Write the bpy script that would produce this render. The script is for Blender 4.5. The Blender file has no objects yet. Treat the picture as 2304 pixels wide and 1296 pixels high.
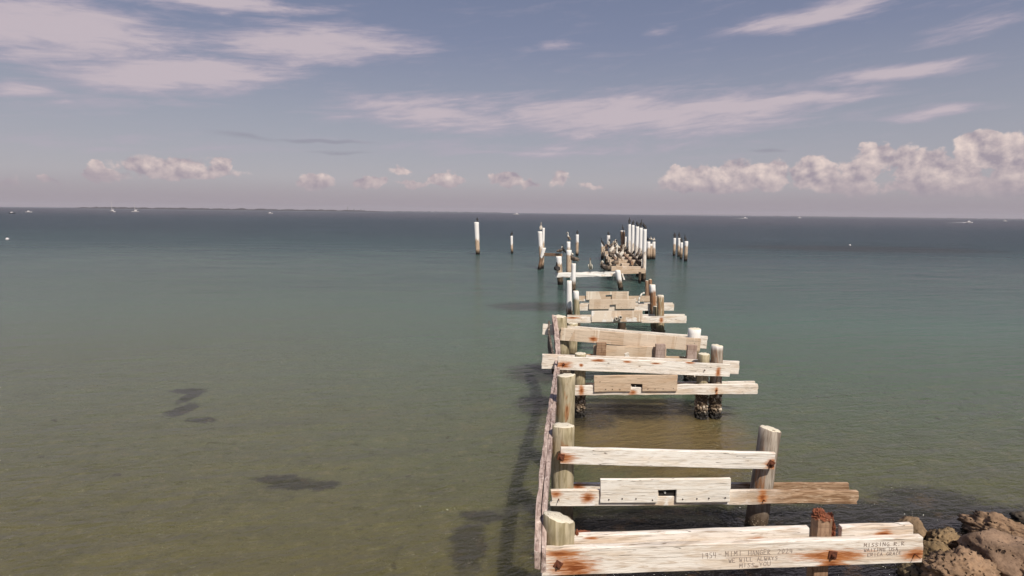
import bpy, bmesh, math, random
from mathutils import Vector, Matrix, noise as mn
R = math.radians
rnd = random.Random(7)
sc = bpy.context.scene
C = sc.collection

# ------------------------------------------------------------------ camera
F_PX = 1300.0
CAMZ = 4.5
PITCH, ROLL = R(7.41), R(0.70)
Fw = Vector((0, math.cos(PITCH), -math.sin(PITCH)))
R0 = Vector((1, 0, 0)); U0 = Vector((0, math.sin(PITCH), math.cos(PITCH)))
Rt = R0 * math.cos(ROLL) + U0 * math.sin(ROLL)
Up = -R0 * math.sin(ROLL) + U0 * math.cos(ROLL)
CAM = Vector((0, 0, CAMZ))
cd = bpy.data.cameras.new('camera'); co = bpy.data.objects.new('camera', cd); C.objects.link(co)
m = Matrix((Rt, Up, -Fw)).transposed().to_4x4(); m.translation = CAM
co.matrix_world = m
cd.sensor_width = 36; cd.lens = 36 * F_PX / 2304; cd.clip_end = 200000; cd.clip_start = 0.05
sc.camera = co

def ray(px, py): return Fw + Rt * ((px - 1152) / F_PX) - Up * ((py - 648) / F_PX)
def P(px, py, zc): return CAM + ray(px, py) * zc
def PW(px, py, z=0.0):
    r = ray(px, py); t = (z - CAMZ) / r.z
    return CAM + r * t
def zc_of(p): return (p - CAM).dot(Fw)
def proj(p):
    d = p - CAM; z = d.dot(Fw)
    return 1152 + F_PX * d.dot(Rt) / z, 648 - F_PX * d.dot(Up) / z
def S(zc): return F_PX / zc           # px per metre
def horizon_y(px):
    # image y of the flat horizon at px
    lo, hi = 300, 700
    for _ in range(30):
        mid = (lo + hi) / 2
        if ray(px, mid).z > 0: lo = mid
        else: hi = mid
    return lo

# ------------------------------------------------------------------ node helpers
class NT:
    def __init__(s, tree): s.t = tree; s.n = tree.nodes; s.l = tree.links
    def node(s, typ, **kw):
        n = s.n.new(typ)
        for k, v in kw.items():
            if hasattr(n, k) and not k[0].isupper(): setattr(n, k, v)
        return n
    def put(s, sock, v):
        if v is None: return
        if isinstance(v, bpy.types.NodeSocket): s.l.new(v, sock)
        else:
            if sock.type == 'RGBA' and len(v) == 3: v = (*v, 1)
            sock.default_value = v
    def m(s, op, a, b=None, c=None, clamp=False):
        n = s.n.new('ShaderNodeMath'); n.operation = op; n.use_clamp = clamp
        s.put(n.inputs[0], a); s.put(n.inputs[1], b); s.put(n.inputs[2], c)
        return n.outputs[0]
    def vm(s, op, a, b=None):
        n = s.n.new('ShaderNodeVectorMath'); n.operation = op
        s.put(n.inputs[0], a); s.put(n.inputs[1], b)
        return n.outputs[0]
    def sep(s, v):
        n = s.n.new('ShaderNodeSeparateXYZ'); s.put(n.inputs[0], v); return n.outputs
    def comb(s, x, y, z):
        n = s.n.new('ShaderNodeCombineXYZ')
        for i, v in enumerate((x, y, z)): s.put(n.inputs[i], v)
        return n.outputs[0]
    def noise(s, vec, scale=1, detail=4, rough=.55, dist=0, col=False):
        n = s.n.new('ShaderNodeTexNoise'); s.put(n.inputs['Vector'], vec)
        n.inputs['Scale'].default_value = scale; n.inputs['Detail'].default_value = detail
        n.inputs['Roughness'].default_value = rough; n.inputs['Distortion'].default_value = dist
        return n.outputs[1 if col else 0]
    def voro(s, vec, scale=1, feat='F1', out=0):
        n = s.n.new('ShaderNodeTexVoronoi'); n.feature = feat; s.put(n.inputs['Vector'], vec)
        n.inputs['Scale'].default_value = scale
        return n.outputs[out]
    def mix(s, f, a, b, typ='MIX'):
        n = s.n.new('ShaderNodeMix'); n.data_type = 'RGBA'; n.blend_type = typ
        s.put(n.inputs[0], f); s.put(n.inputs[6], a); s.put(n.inputs[7], b)
        return n.outputs[2]
    def ss(s, v, lo, hi):      # smoothstep
        n = s.n.new('ShaderNodeMapRange'); n.interpolation_type = 'SMOOTHSTEP'; n.clamp = True
        s.put(n.inputs[0], v); s.put(n.inputs[1], lo); s.put(n.inputs[2], hi)
        n.inputs[3].default_value = 0; n.inputs[4].default_value = 1
        return n.outputs[0]
    def ramp(s, f, stops):
        n = s.n.new('ShaderNodeValToRGB'); s.put(n.inputs[0], f)
        e = n.color_ramp.elements
        while len(e) < len(stops): e.new(0.5)
        for i, (p, c) in enumerate(stops): e[i].position = p; e[i].color = (*c, 1)
        return n.outputs[0]
    def scale(s, vec, k):
        n = s.n.new('ShaderNodeVectorMath'); n.operation = 'MULTIPLY'; s.put(n.inputs[0], vec); n.inputs[1].default_value = k
        return n.outputs[0]
    def bump(s, h, strength, dist, normal=None):
        n = s.n.new('ShaderNodeBump'); s.put(n.inputs['Height'], h); s.put(n.inputs['Strength'], strength)
        n.inputs['Distance'].default_value = dist
        if normal: s.put(n.inputs['Normal'], normal)
        return n.outputs[0]

def mat(name):
    mt = bpy.data.materials.new(name); mt.use_nodes = True
    nt = NT(mt.node_tree); b = mt.node_tree.nodes['Principled BSDF']
    return mt, nt, b

PALETTE = {
    'white': ((.88, .82, .74), (.55, .43, .32)),
    'lime':  ((.88, .84, .77), (.66, .58, .48)),
    'tan':   ((.62, .48, .35), (.47, .34, .235)),
    'brown': ((.40, .26, .17), (.16, .09, .055)),
    'pink':  ((.48, .37, .32), (.24, .165, .14)),
    'green': ((.48, .41, .28), (.27, .225, .13)),
    'grey':  ((.46, .40, .33), (.22, .17, .13)),
    'dark':  ((.12, .085, .06), (.05, .035, .025)),
}
RUST = (.23, .065, .018); RUSTL = (.46, .17, .05)

def board_mat(name, tone, rust=(), stain=.35, blocks=0.0, seed=0, limed=0.0, vgrain=False, brown=None):
    """rust: list of (x, z, rx, rz) in board local metres"""
    mt, n, b = mat(name)
    A, B = PALETTE[tone]
    tc = n.node('ShaderNodeTexCoord').outputs['Object']
    off = n.vm('ADD', tc, (seed * 3.7, seed * 1.3, seed * 2.1))
    gs = (3, 20, 26) if not vgrain else (26, 20, 3)
    grain = n.noise(n.scale(off, gs), 1.3, 6, .65, .8)
    big = n.noise(n.scale(off, (1.2, 4, 5)), 1.1, 3, .6)
    fine = n.noise(n.scale(off, (12, 60, 110) if not vgrain else (110, 60, 12)), 1.0, 3, .6)
    col = n.mix(n.ss(grain, .45, .72), A, B)
    mid = tuple(a * .45 + c * .55 for a, c in zip(A, B))
    col = n.mix(n.m('MULTIPLY', n.ss(big, .44, .66), stain * 1.6, clamp=True), col, tuple(x * y for x, y in zip(mid, (1.0, .90, .78))))
    crack = n.ss(fine, .62, .74)
    col = n.mix(n.m('MULTIPLY', crack, .6), col, tuple(x * .45 for x in B))
    # plain-sawn figure: contour lines of a stretched field
    fg = n.noise(n.scale(off, (.55, 2.2, 5.5) if not vgrain else (5.5, 2.2, .55)), 1, 2, .5, .3)
    fl = n.m('ABSOLUTE', n.m('SUBTRACT', n.m('FRACT', n.m('MULTIPLY', fg, 15)), .5))
    col = n.mix(n.m('MULTIPLY', n.ss(fl, .16, .03), n.m('MULTIPLY', n.ss(big, .35, .60), .45)), col, tuple(x * .75 for x in B))
    # long drying splits
    spl = n.noise(n.scale(off, (.7, 6, 30) if not vgrain else (30, 6, .7)), 1, 2, .5, .2)
    col = n.mix(n.m('MULTIPLY', n.ss(n.m('ABSOLUTE', n.m('SUBTRACT', spl, .40)), .010, .003), .75), col, (.10, .065, .04))
    # old dirt lines along the grain
    streak = n.noise(n.scale(off, (.9, 10, 34)), 1.0, 2, .5, .4)
    col = n.mix(n.m('MULTIPLY', n.ss(streak, .56, .68), .42), col, tuple(x * .55 for x in B))
    if blocks:
        v = n.voro(n.comb(n.m('MULTIPLY', n.sep(off)[0], 3.2), 0, n.m('MULTIPLY', n.sep(off)[2], .35)), 1.0, 'F1', 1)
        g = n.sep(v)[0]
        col = n.mix(n.m('MULTIPLY', g, blocks), col, (.80, .70, .58))
        edge = n.noise(n.scale(off, (9, 1, .5)), 1, 1, .5)
        col = n.mix(n.m('MULTIPLY', n.ss(edge, .66, .72), blocks * .9), col, (.86, .78, .66))
    if limed:
        lm = n.ss(n.noise(off, 2.4, 5, .6), .62 - limed * .3, .70 - limed * .3)
        col = n.mix(n.m('MULTIPLY', lm, .85), col, (.88, .86, .82))
    if brown:      # weathered bare end: brown where the whitewash has gone
        bx = n.m('ADD', n.sep(tc)[0], n.m('MULTIPLY', n.m('SUBTRACT', n.noise(n.scale(off, (6, 6, 20)), 1, 5, .7), .5), abs(brown[1] - brown[0]) * .9))
        bm_ = n.ss(bx, brown[0], brown[1])
        bc = n.mix(n.ss(grain, .35, .62), (.50, .34, .22), (.22, .125, .065))
        bc = n.mix(n.ss(n.noise(n.scale(off, (4, 9, 18)), 1, 5, .7), .56, .68), bc, (.60, .46, .33))
        col = n.mix(bm_, col, bc)
    # knots
    kn = n.voro(n.scale(off, (1.0, 1, 2.2)), 2.1)
    col = n.mix(n.m('MULTIPLY', n.ss(kn, .075, .03), .75), col, (.16, .09, .05))
    xyz = n.sep(tc)
    wob = n.noise(n.scale(off, (5, 9, 55)), 1, 5, .7)
    for (rx0, rz0, rx, rz) in rust:
        dx = n.m('DIVIDE', n.m('SUBTRACT', xyz[0], rx0), rx)
        dz = n.m('DIVIDE', n.m('SUBTRACT', xyz[2], rz0), rz)
        d = n.m('SQRT', n.m('ADD', n.m('MULTIPLY', dx, dx), n.m('MULTIPLY', dz, dz)))
        d = n.m('ADD', d, n.m('MULTIPLY', n.m('SUBTRACT', wob, .5), 3.2))
        col = n.mix(n.m('MULTIPLY', n.ss(d, 1.7, .5), .95), col, RUSTL)
        col = n.mix(n.ss(d, .70, .10), col, RUST)
    n.put(b.inputs['Base Color'], col)
    b.inputs['Roughness'].default_value = .85
    b.inputs['Specular IOR Level'].default_value = .25
    hgt = n.m('ADD', n.m('MULTIPLY', grain, .8), n.m('MULTIPLY', fine, .5))
    n.put(b.inputs['Normal'], n.bump(hgt, .55, .012))
    return mt

def pile_mat(name, tone, cap=0.0, rust=0.0, tidal=.62, seed=0, captop=None, split=0.0, rustdir=(0, -1)):
    """cap: metres of white bird lime below captop (world z); tidal: world height of the dark mussel band"""
    mt, n, b = mat(name)
    A, B = PALETTE[tone]
    tc = n.node('ShaderNodeTexCoord').outputs['Object']
    geo = n.node('ShaderNodeNewGeometry')
    pos = n.sep(geo.outputs['Position']); nrm = n.sep(geo.outputs['Normal'])
    off = n.vm('ADD', tc, (seed * 2.3, seed * 1.7, seed * .9))
    grain = n.noise(n.scale(off, (16, 16, 1.6)), 1.2, 6, .62, .9)
    big = n.noise(n.scale(off, (5, 5, 1.1)), 1.0, 4, .6)
    fine = n.noise(n.scale(off, (70, 70, 7)), 1, 3, .6)
    col = n.mix(n.ss(grain, .40, .66), A, B)
    col = n.mix(n.m('MULTIPLY', n.ss(big, .50, .66), .75), col, tuple(x * .62 for x in B))
    col = n.mix(n.m('MULTIPLY', n.ss(fine, .60, .70), .45), col, tuple(x * .4 for x in B))
    chk = n.ss(n.noise(n.scale(off, (26, 26, .9)), 1, 3, .55, .6), .64, .69)
    col = n.mix(n.m('MULTIPLY', chk, .8), col, (.06, .04, .025))
    if split:
        sp = n.ss(n.noise(n.scale(off, (11, 11, .8)), 1, 4, .6, 1.5), .50, .58)
        col = n.mix(n.m('MULTIPLY', sp, split), col, (.30, .13, .05))
        sp2 = n.ss(n.noise(n.scale(off, (13, 13, 1.6)), 1.1, 4, .6, 1.2), .57, .62)
        col = n.mix(n.m('MULTIPLY', sp2, split), col, (.75, .66, .54))
    if rust:
        xyz = n.sep(tc)
        ang = n.m('ARCTAN2', xyz[0], n.m('MULTIPLY', xyz[1], -1))
        wob = n.noise(n.scale(off, (13, 13, 1.5)), 1, 5, .7)
        dd = n.m('ADD', n.m('ABSOLUTE', n.m('DIVIDE', n.m('ADD', ang, -.12), .38)), n.m('MULTIPLY', n.m('SUBTRACT', wob, .5), 5.0))
        zr = n.m('MULTIPLY', n.m('MULTIPLY', n.ss(pos[2], tidal, tidal + .25), n.ss(n.noise(n.scale(off, (4, 4, 2.2)), 1, 3, .6), .42, .56)), n.ss(pos[2], tidal + rust + .2, tidal + rust - .1))
        col = n.mix(n.m('MULTIPLY', n.m('MULTIPLY', n.ss(dd, 1.2, .2), zr), .85), col, (.36, .15, .05))
        col = n.mix(n.m('MULTIPLY', n.ss(dd, .3, -.4), zr), col, (.13, .045, .02))
    if captop is not None:
        wob = n.m('MULTIPLY', n.m('SUBTRACT', n.noise(n.scale(off, (9, 9, 1.4)), 1, 4, .65), .5), cap * 1.3)
        k = n.ss(n.m('ADD', pos[2], wob), captop - cap - .06, captop - cap + .10)
        drip = n.m('MULTIPLY', n.ss(grain, .30, .55), 1)
        col = n.mix(n.m('MULTIPLY', k, n.m('SUBTRACT', 1.0, n.m('MULTIPLY', drip, .12))), col, (.92, .90, .87))
    # end grain
    eg = n.ss(nrm[2], .6, .85)
    ring = n.node('ShaderNodeTexWave', wave_type='RINGS', rings_direction='Z')
    n.put(ring.inputs['Vector'], n.vm('ADD', tc, n.scale(n.noise(tc, 6, 2, .5, 0, True), (.06, .06, 0))))
    ring.inputs['Scale'].default_value = 14; ring.inputs['Distortion'].default_value = 1.5
    egc = n.mix(n.m('MULTIPLY', ring.outputs['Fac'], .35), (.80, .73, .58), (.55, .45, .30))
    egc = n.mix(n.ss(n.noise(off, 14, 4, .6), .60, .70), egc, (.22, .15, .09))
    egc = n.mix(n.m('MULTIPLY', n.ss(n.noise(n.scale(off, (5, 38, 1)), 1, 3, .6, .8), .66, .70), .8), egc, (.12, .08, .05))
    col = n.mix(eg, col, egc)
    # tide zone: barnacles over dark weed
    zz = n.m('ADD', pos[2], n.m('MULTIPLY', n.m('SUBTRACT', n.noise(off, 9, 3, .6), .5), .30))
    vb = n.voro(off, 34)
    barn = n.mix(n.ss(vb, .42, .20), (.075, .052, .034), (.40, .32, .23))
    barn = n.mix(n.ss(n.noise(off, 12, 3, .6), .45, .62), barn, (.10, .07, .045))
    col = n.mix(n.ss(zz, tidal + .30, tidal + .02), col, n.mix(.6, B, (.09, .06, .04)))
    col = n.mix(n.ss(zz, tidal + .03, tidal - .05), col, barn)
    col = n.mix(n.ss(zz, .26, .16), col, (.016, .014, .012))
    n.put(b.inputs['Base Color'], col)
    b.inputs['Roughness'].default_value = .85
    b.inputs['Specular IOR Level'].default_value = .2
    hgt = n.m('ADD', n.m('MULTIPLY', grain, 1.0), n.m('MULTIPLY', fine, .35))
    n.put(b.inputs['Normal'], n.bump(hgt, .7, .015))
    return mt

def plain_mat(name, col, rough=.7, var=.25, scale=12, metal=0.0):
    mt, n, b = mat(name)
    tc = n.node('ShaderNodeTexCoord').outputs['Object']
    f = n.noise(tc, scale, 4, .6)
    c = n.mix(n.ss(f, .35, .7), col, tuple(x * (1 - var) for x in col))
    n.put(b.inputs['Base Color'], c); b.inputs['Roughness'].default_value = rough
    b.inputs['Metallic'].default_value = metal
    n.put(b.inputs['Normal'], n.bump(f, .4, .01))
    return mt

# ------------------------------------------------------------------ object helpers
def tag(o, label=None, cat=None, group=None, kind=None):
    if label: o['label'] = label
    if cat: o['category'] = cat
    if group: o['group'] = group
    if kind: o['kind'] = kind
    return o
def empty(name, loc, label, cat, group=None):
    o = bpy.data.objects.new(name, None); C.objects.link(o); o.location = loc
    o.empty_display_size = .2
    return tag(o, label, cat, group)
def world_of(o):
    M = o.matrix_basis.copy()
    while o.parent is not None:
        o = o.parent; M = o.matrix_basis @ M
    return M
def link(name, bm, mt, M=None, parent=None, smooth=False, bevel=0):
    me = bpy.data.meshes.new(name); bm.to_mesh(me); bm.free()
    if mt: me.materials.append(mt)
    if smooth:
        for p in me.polygons: p.use_smooth = True
    o = bpy.data.objects.new(name, me); C.objects.link(o)
    M = M or Matrix.Identity(4)
    if parent is not None:
        o.parent = parent; M = world_of(parent).inverted() @ M
    o.matrix_basis = M
    if bevel:
        bv = o.modifiers.new('bevel', 'BEVEL'); bv.width = bevel; bv.segments = 2; bv.limit_method = 'ANGLE'; bv.angle_limit = R(40)
    return o

def outline_prism(pts, t, jit=0.0):
    """pts: (x,z) outline (counter-clockwise seen from -Y); depth t along +Y"""
    bm = bmesh.new()
    f = [bm.verts.new((x, 0, z)) for x, z in pts]
    bk = [bm.verts.new((x, t, z)) for x, z in pts]
    bm.faces.new(f); bm.faces.new(list(reversed(bk)))
    k = len(pts)
    for i in range(k):
        j = (i + 1) % k
        bm.faces.new((f[j], f[i], bk[i], bk[j]))
    bmesh.ops.recalc_face_normals(bm, faces=bm.faces)
    return bm

def box_bm(bm, c, s, M=None):
    r = bmesh.ops.create_cube(bm, size=1)
    for v in r['verts']:
        v.co = Vector((v.co.x * s[0] + c[0], v.co.y * s[1] + c[1], v.co.z * s[2] + c[2]))
        if M: v.co = M @ v.co
    return r['verts']

class Frame:
    def __init__(s, TL, TR, zl, zr):
        s.a = P(*TL, zl); s.b = P(*TR, zr)
        s.X = (s.b - s.a); s.L = s.X.length; s.X.normalize()
        z = Vector((0, 0, 1)); s.Z = (z - s.X * z.dot(s.X)).normalized(); s.Y = s.Z.cross(s.X)
        s.M = Matrix((s.X, s.Y, s.Z)).transposed().to_4x4(); s.M.translation = s.a
        s.zl, s.zr = zl, zr
    def loc(s, px, py):
        """pixel -> local x, z on the front plane"""
        r = ray(px, py); t = (s.a - CAM).dot(s.Y) / r.dot(s.Y)
        d = CAM + r * t - s.a
        return d.dot(s.X), d.dot(s.Z)

_seed = [0]
def board(parent, name, TL, TR, BL, BR, zl, zr=None, th=.05, tone='white', rust=(), notches=(), jit=.004,
          stain=.35, blocks=0, label=None, mt=None, nails=(), limed=0, push=0.0, vgrain=False, brown=None, flat=False):
    """corners in photo pixels; rust [(px,py,rx_px,rz_px)]; notches [(x0,x1,depthpx,'t'/'b')]"""
    zr = zr or zl
    _seed[0] += 1; rr = random.Random(_seed[0] * 13); stain += .14
    fr = Frame(TL, TR, zl + push, zr + push)
    s = S((zl + zr) / 2)
    bl = fr.loc(*BL); br = fr.loc(*BR)
    L = fr.L
    def top(x): return 0
    def bot(x): return bl[1] + (br[1] - bl[1]) * x / L
    nn = max(6, int(L / .22))
    tops, bots = [], []
    def xs_for(side):
        xs = [L * i / nn for i in range(nn + 1)]
        segs = []
        for (x0, x1, dp, sd) in notches:
            if sd == side: segs.append((fr.loc(x0, TL[1])[0], fr.loc(x1, TL[1])[0], dp / s))
        out = []
        for x in xs:
            if any(a - .02 < x < b_ + .02 for a, b_, _ in segs): continue
            out.append((x, 0))
        for a, b_, d in segs:
            out += [(a, 0), (a + .001, d), (b_ - .001, d), (b_, 0)]
        out.sort(); return out
    for x, d in xs_for('t'): tops.append((x, -d + (rr.uniform(-jit, jit) if 0 < x < L else 0)))
    for x, d in xs_for('b'): bots.append((x, bot(x) + d + (rr.uniform(-jit, jit) if 0 < x < L else 0)))
    # slightly worn, uneven ends
    ej = jit * 2.2; pts = bots + [(L + rr.uniform(-ej, ej), bot(L) * q_) for q_ in (.82, .62, .40, .2)] + tops[::-1] + [(rr.uniform(-ej, ej), bot(0) * q_) for q_ in (.2, .45, .7, .85)]
    bm = outline_prism(pts, th)
    fr.wseed = _seed[0]; fr.jit = jit
    for v in bm.verts:      # gentle warp
        w = mn.noise(Vector((v.co.x * .8, _seed[0], 0))) * jit * 3 * (0 if flat else 1)
        v.co.y += w
    rl = []
    for (px, py, rx, rz) in rust:
        x, z = fr.loc(px, py); rl.append((x, z, rx / s * rr.uniform(.6, 1.25), rz / s * rr.uniform(.6, 1.3)))
    mt = mt or board_mat(name + '_wood', tone, rl, stain, blocks, _seed[0], limed, vgrain, [fr.loc(p, TL[1])[0] for p in brown] if brown else None)
    o = link(name, bm, mt, fr.M, parent, bevel=min(.007, th * .15))
    if label: o['label'] = label
    o_fr[o.name] = fr
    if nails:
        for (px, py) in nails:
            x, z = fr.loc(px, py)
            b2 = bmesh.new(); bmesh.ops.create_cone(b2, cap_ends=True, segments=8, radius1=max(.011, .5 / s), radius2=max(.008, .4 / s), depth=.012,
                matrix=fr.M @ Matrix.Translation((x, -.004, z)) @ Matrix.Rotation(R(90), 4, 'X'))
            link('nail', b2, M_nail, None, o)
    return o
o_fr = {}

def bolt(parent, px, py, zc, size=.07, plate=True, rot=15, rod=0):
    """rusty square washer and nut on a board face"""
    fr = o_fr.get(parent.name)
    x, z = fr.loc(px, py)
    M = fr.M @ Matrix.Translation((x, 0, z)) @ Matrix.Rotation(R(rot), 4, 'Y')
    bm = bmesh.new()
    if plate: box_bm(bm, (0, -.006, 0), (size, .012, size), M)
    bmesh.ops.create_cone(bm, cap_ends=True, segments=6, radius1=size * .28, radius2=size * .26, depth=.03, matrix=M @ Matrix.Translation((0, -.024, 0)) @ Matrix.Rotation(R(90), 4, 'X'))
    bmesh.ops.create_cone(bm, cap_ends=True, segments=8, radius1=size * .14, radius2=size * .14, depth=.05 + rod, matrix=M @ Matrix.Translation((0, -.03 - rod / 2, 0)) @ Matrix.Rotation(R(90), 4, 'X'))
    return link('bolt', bm, M_rust, None, parent, bevel=.003)

def pile_bm(base, top, r0, r1, slope=(0, 0), seg=22, rough=.012, seed=0, dome=0.0, wane=0.0):
    """world-space tapered log; local coords about 'base' """
    bm = bmesh.new(); ax = top - base; H = ax.length
    rings = max(8, int(H / .12)); prev = None
    for i in range(rings + 1):
        t = i / rings; c = ax * t; r = r0 + (r1 - r0) * t
        row = []
        for k in range(seg):
            a = 2 * math.pi * k / seg
            q = Vector((math.cos(a), math.sin(a), 0))
            nz = mn.noise(Vector((q.x * 1.3 + seed * 5, q.y * 1.3, t * H * .6))) * rough + mn.noise(Vector((q.x * 4 + seed, q.y * 4, t * H * 1.2))) * rough * .5
            rr = r + nz
            if wane and t > .55: rr *= 1 - wane * max(0, mn.noise(Vector((q.x * 2 + seed, q.y * 2, t * 3)))) * 1.5
            p = c + q * rr
            if i == rings:
                p.z += slope[0] * q.x * rr + slope[1] * q.y * rr + mn.noise(Vector((q.x * 2.6 + seed, q.y * 2.6, 3))) * r * .14
            row.append(bm.verts.new(p))
        if prev:
            for k in range(seg):
                j = (k + 1) % seg
                bm.faces.new((prev[k], prev[j], row[j], row[k]))
        prev = row
    # rounded arris and end grain
    rr = [v for v in prev]
    cen = sum((v.co for v in rr), Vector()) / seg
    row2 = [bm.verts.new(cen + (v.co - cen) * .90 + Vector((0, 0, .012 + dome * .3))) for v in rr]
    for k in range(seg):
        j = (k + 1) % seg; bm.faces.new((rr[k], rr[j], row2[j], row2[k]))
    row3 = [bm.verts.new(cen + (v.co - cen) * .5 + Vector((0, 0, .014 + dome * .85))) for v in rr]
    for k in range(seg):
        j = (k + 1) % seg; bm.faces.new((row2[k], row2[j], row3[j], row3[k]))
    bm.faces.new(row3)
    return bm

def pile(tx, ty, zc, w, parent=None, foot_x=None, tone='green', label=None, group=None, cap=0, rust=0, tidal=.62,
         slope=(0, 0), taper=1.0, dome=0, crust=False, split=0, foot_dy=0, name=None, wane=0, rough=.012, cat='wooden pile'):
    """tx,ty: pixel of the centre of the top; w: width there in px; foot_x: pixel x where it meets the water"""
    _seed[0] += 1
    top = P(tx, ty, zc)
    foot = Vector((top.x, top.y + foot_dy, 0))
    if foot_x is not None:
        for _ in range(4):
            x, y = proj(foot); foot.x += (foot_x - x) / S(zc_of(foot))
    d = (top - foot); base = foot - d * (.9 / d.z)
    r = w / S(zc) / 2
    mt = pile_mat('pile_wood', tone, cap, rust, tidal, _seed[0], top.z if cap else None, split)
    bm = pile_bm(base, top, r * taper, r, slope, seed=_seed[0], dome=dome, wane=wane, rough=rough * min(1, r / .13))
    nm = name or ('pile' if parent is not None else 'timber_pile')
    o = link(nm, bm, mt, Matrix.Translation(base), parent, smooth=True)
    if label and parent is None: tag(o, label, cat, group)
    elif label: o['label'] = label
    if crust:
        bm = bmesh.new(); rr = random.Random(_seed[0])
        for i in range(190):
            z = rr.uniform(.02, tidal - .02) if rr.random() < .8 else rr.uniform(.0, .3)
            a = rr.uniform(0, 2 * math.pi); c = foot + d * (z / d.z); rad = r * taper * 1.02
            s = rr.uniform(.012, .034)
            bmesh.ops.create_icosphere(bm, subdivisions=1, radius=s, matrix=Matrix.Translation(c + Vector((math.cos(a) * rad, math.sin(a) * rad, 0))) @ Matrix.Rotation(rr.random() * 3, 4, 'X') @ Matrix.Diagonal((1, .7, 1.5, 1)))
        cr = link('barnacle_crust', bm, M_barn, None, o)
    return o

M_nail = plain_mat('nail_steel', (.05, .035, .03), .6)
M_rust = plain_mat('rusty_steel', (.15, .045, .018), .9, .6, 40)
M_rust2 = plain_mat('flaking_rust', (.27, .085, .038), .9, .5, 30)
def mk_barn():
    mt, n, b = mat('barnacle_shell')
    g = n.node('ShaderNodeNewGeometry')
    rnd_i = g.outputs['Random Per Island']
    z = n.sep(g.outputs['Position'])[2]
    c = n.ramp(rnd_i, [(0, (.10, .07, .045)), (.5, (.17, .12, .08)), (.8, (.36, .28, .20)), (1, (.58, .50, .40))])
    c = n.mix(n.ss(z, .24, .12), c, (.02, .017, .014))
    n.put(b.inputs['Base Color'], c); b.inputs['Roughness'].default_value = .8
    return mt
M_barn = mk_barn()

# ------------------------------------------------------------------ world: sky and clouds
SUN_EL, SUN_AZ = R(50), R(156)      # azimuth clockwise from +Y (north); the sun stands behind the camera to the right
w = bpy.data.worlds.new('World'); sc.world = w; w.use_nodes = True
n = NT(w.node_tree); n.n.clear()
tc = n.node('ShaderNodeTexCoord').outputs['Generated']
nv = n.node('ShaderNodeVectorMath', operation='NORMALIZE'); n.l.new(tc, nv.inputs[0])
dx, dy, dz = n.sep(nv.outputs[0])
az = n.m('MULTIPLY', n.m('ARCTAN2', dx, dy), 180 / math.pi)
el = n.m('MULTIPLY', n.m('ARCSINE', dz), 180 / math.pi)
def sph(px, py):
    d = ray(px, py).normalized()
    return math.degrees(math.atan2(d.x, d.y)), math.degrees(math.asin(d.z))
sky = n.node('ShaderNodeTexSky'); sky.sky_type = 'NISHITA'; sky.sun_disc = False
sky.sun_elevation = SUN_EL; sky.sun_rotation = SUN_AZ
sky.air_density = 1.0; sky.dust_density = 1.5; sky.ozone_density = 2.0
grad = n.ramp(n.m('DIVIDE', el, 60, clamp=True), [
    (0.0, (3.75, 3.25, 3.75)), (.05, (4.25, 3.90, 4.30)), (.14, (3.4, 3.35, 3.9)), (.26, (2.2, 2.38, 3.4)), (.40, (1.5, 1.8, 2.85)), (1.0, (.9, 1.3, 2.6))])
base = n.mix(.82, sky.outputs[0], grad)

def ellmax(lst, wa, we):
    acc = None
    for (px, py, hw, hh, ang, st) in lst:
        a0, e0 = sph(px, py)
        a1, e1 = sph(px + hw, py); a2, e2 = sph(px, py - hh)
        A = abs(a1 - a0); B = abs(e2 - e0)
        dA = n.m('SUBTRACT', wa, a0); dE = n.m('SUBTRACT', we, e0)
        c, s_ = math.cos(R(ang)), math.sin(R(ang))
        u = n.m('MULTIPLY_ADD', dA, c / A, n.m('MULTIPLY', dE, s_ / A))
        v = n.m('MULTIPLY_ADD', dE, c / B, n.m('MULTIPLY', dA, -s_ / B))
        d = n.m('ADD', n.m('MULTIPLY', u, u), n.m('MULTIPLY', v, v))
        f = n.m('MULTIPLY', n.m('SUBTRACT', 1.0, n.m('SQRT', d)), st)
        acc = f if acc is None else n.m('MAXIMUM', acc, f)
    return acc
ae = n.comb(az, el, 0)
wn = n.noise(n.scale(ae, (.09, .22, 1)), 1, 3, .6, 0, True)
wsep = n.sep(wn)
wa = n.m('ADD', az, n.m('MULTIPLY', n.m('SUBTRACT', wsep[0], .5), 6.0))
we = n.m('ADD', el, n.m('MULTIPLY', n.m('SUBTRACT', wsep[1], .5), 2.2))
cirrus = [(60, 60, 480, 95, 4, 1.0), (500, 8, 330, 26, 5, .8), (400, 160, 360, 66, 7, 1.0), (700, 95, 300, 60, 4, 1.0),
          (250, 232, 330, 30, 3, .45), (20, 195, 170, 30, 5, .7), (980, 258, 330, 58, -2, .7), (1450, 255, 560, 72, 0, .95), (1600, 240, 420, 36, 1, .9),
          (1790, 222, 300, 24, -2, .8), (1300, 335, 700, 30, 0, .35), (1810, 34, 260, 36, 6, .9), (2030, 168, 290, 30, 2, .8),
          (2110, 256, 190, 18, 3, .7), (1490, 68, 60, 16, 8, .4), (1250, 108, 100, 13, 3, .4), (2200, 60, 260, 40, 8, .35),
          (300, 320, 420, 30, 0, .22), (1250, 345, 330, 14, 0, .45)]
mk = ellmax(cirrus, wa, we)
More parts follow.
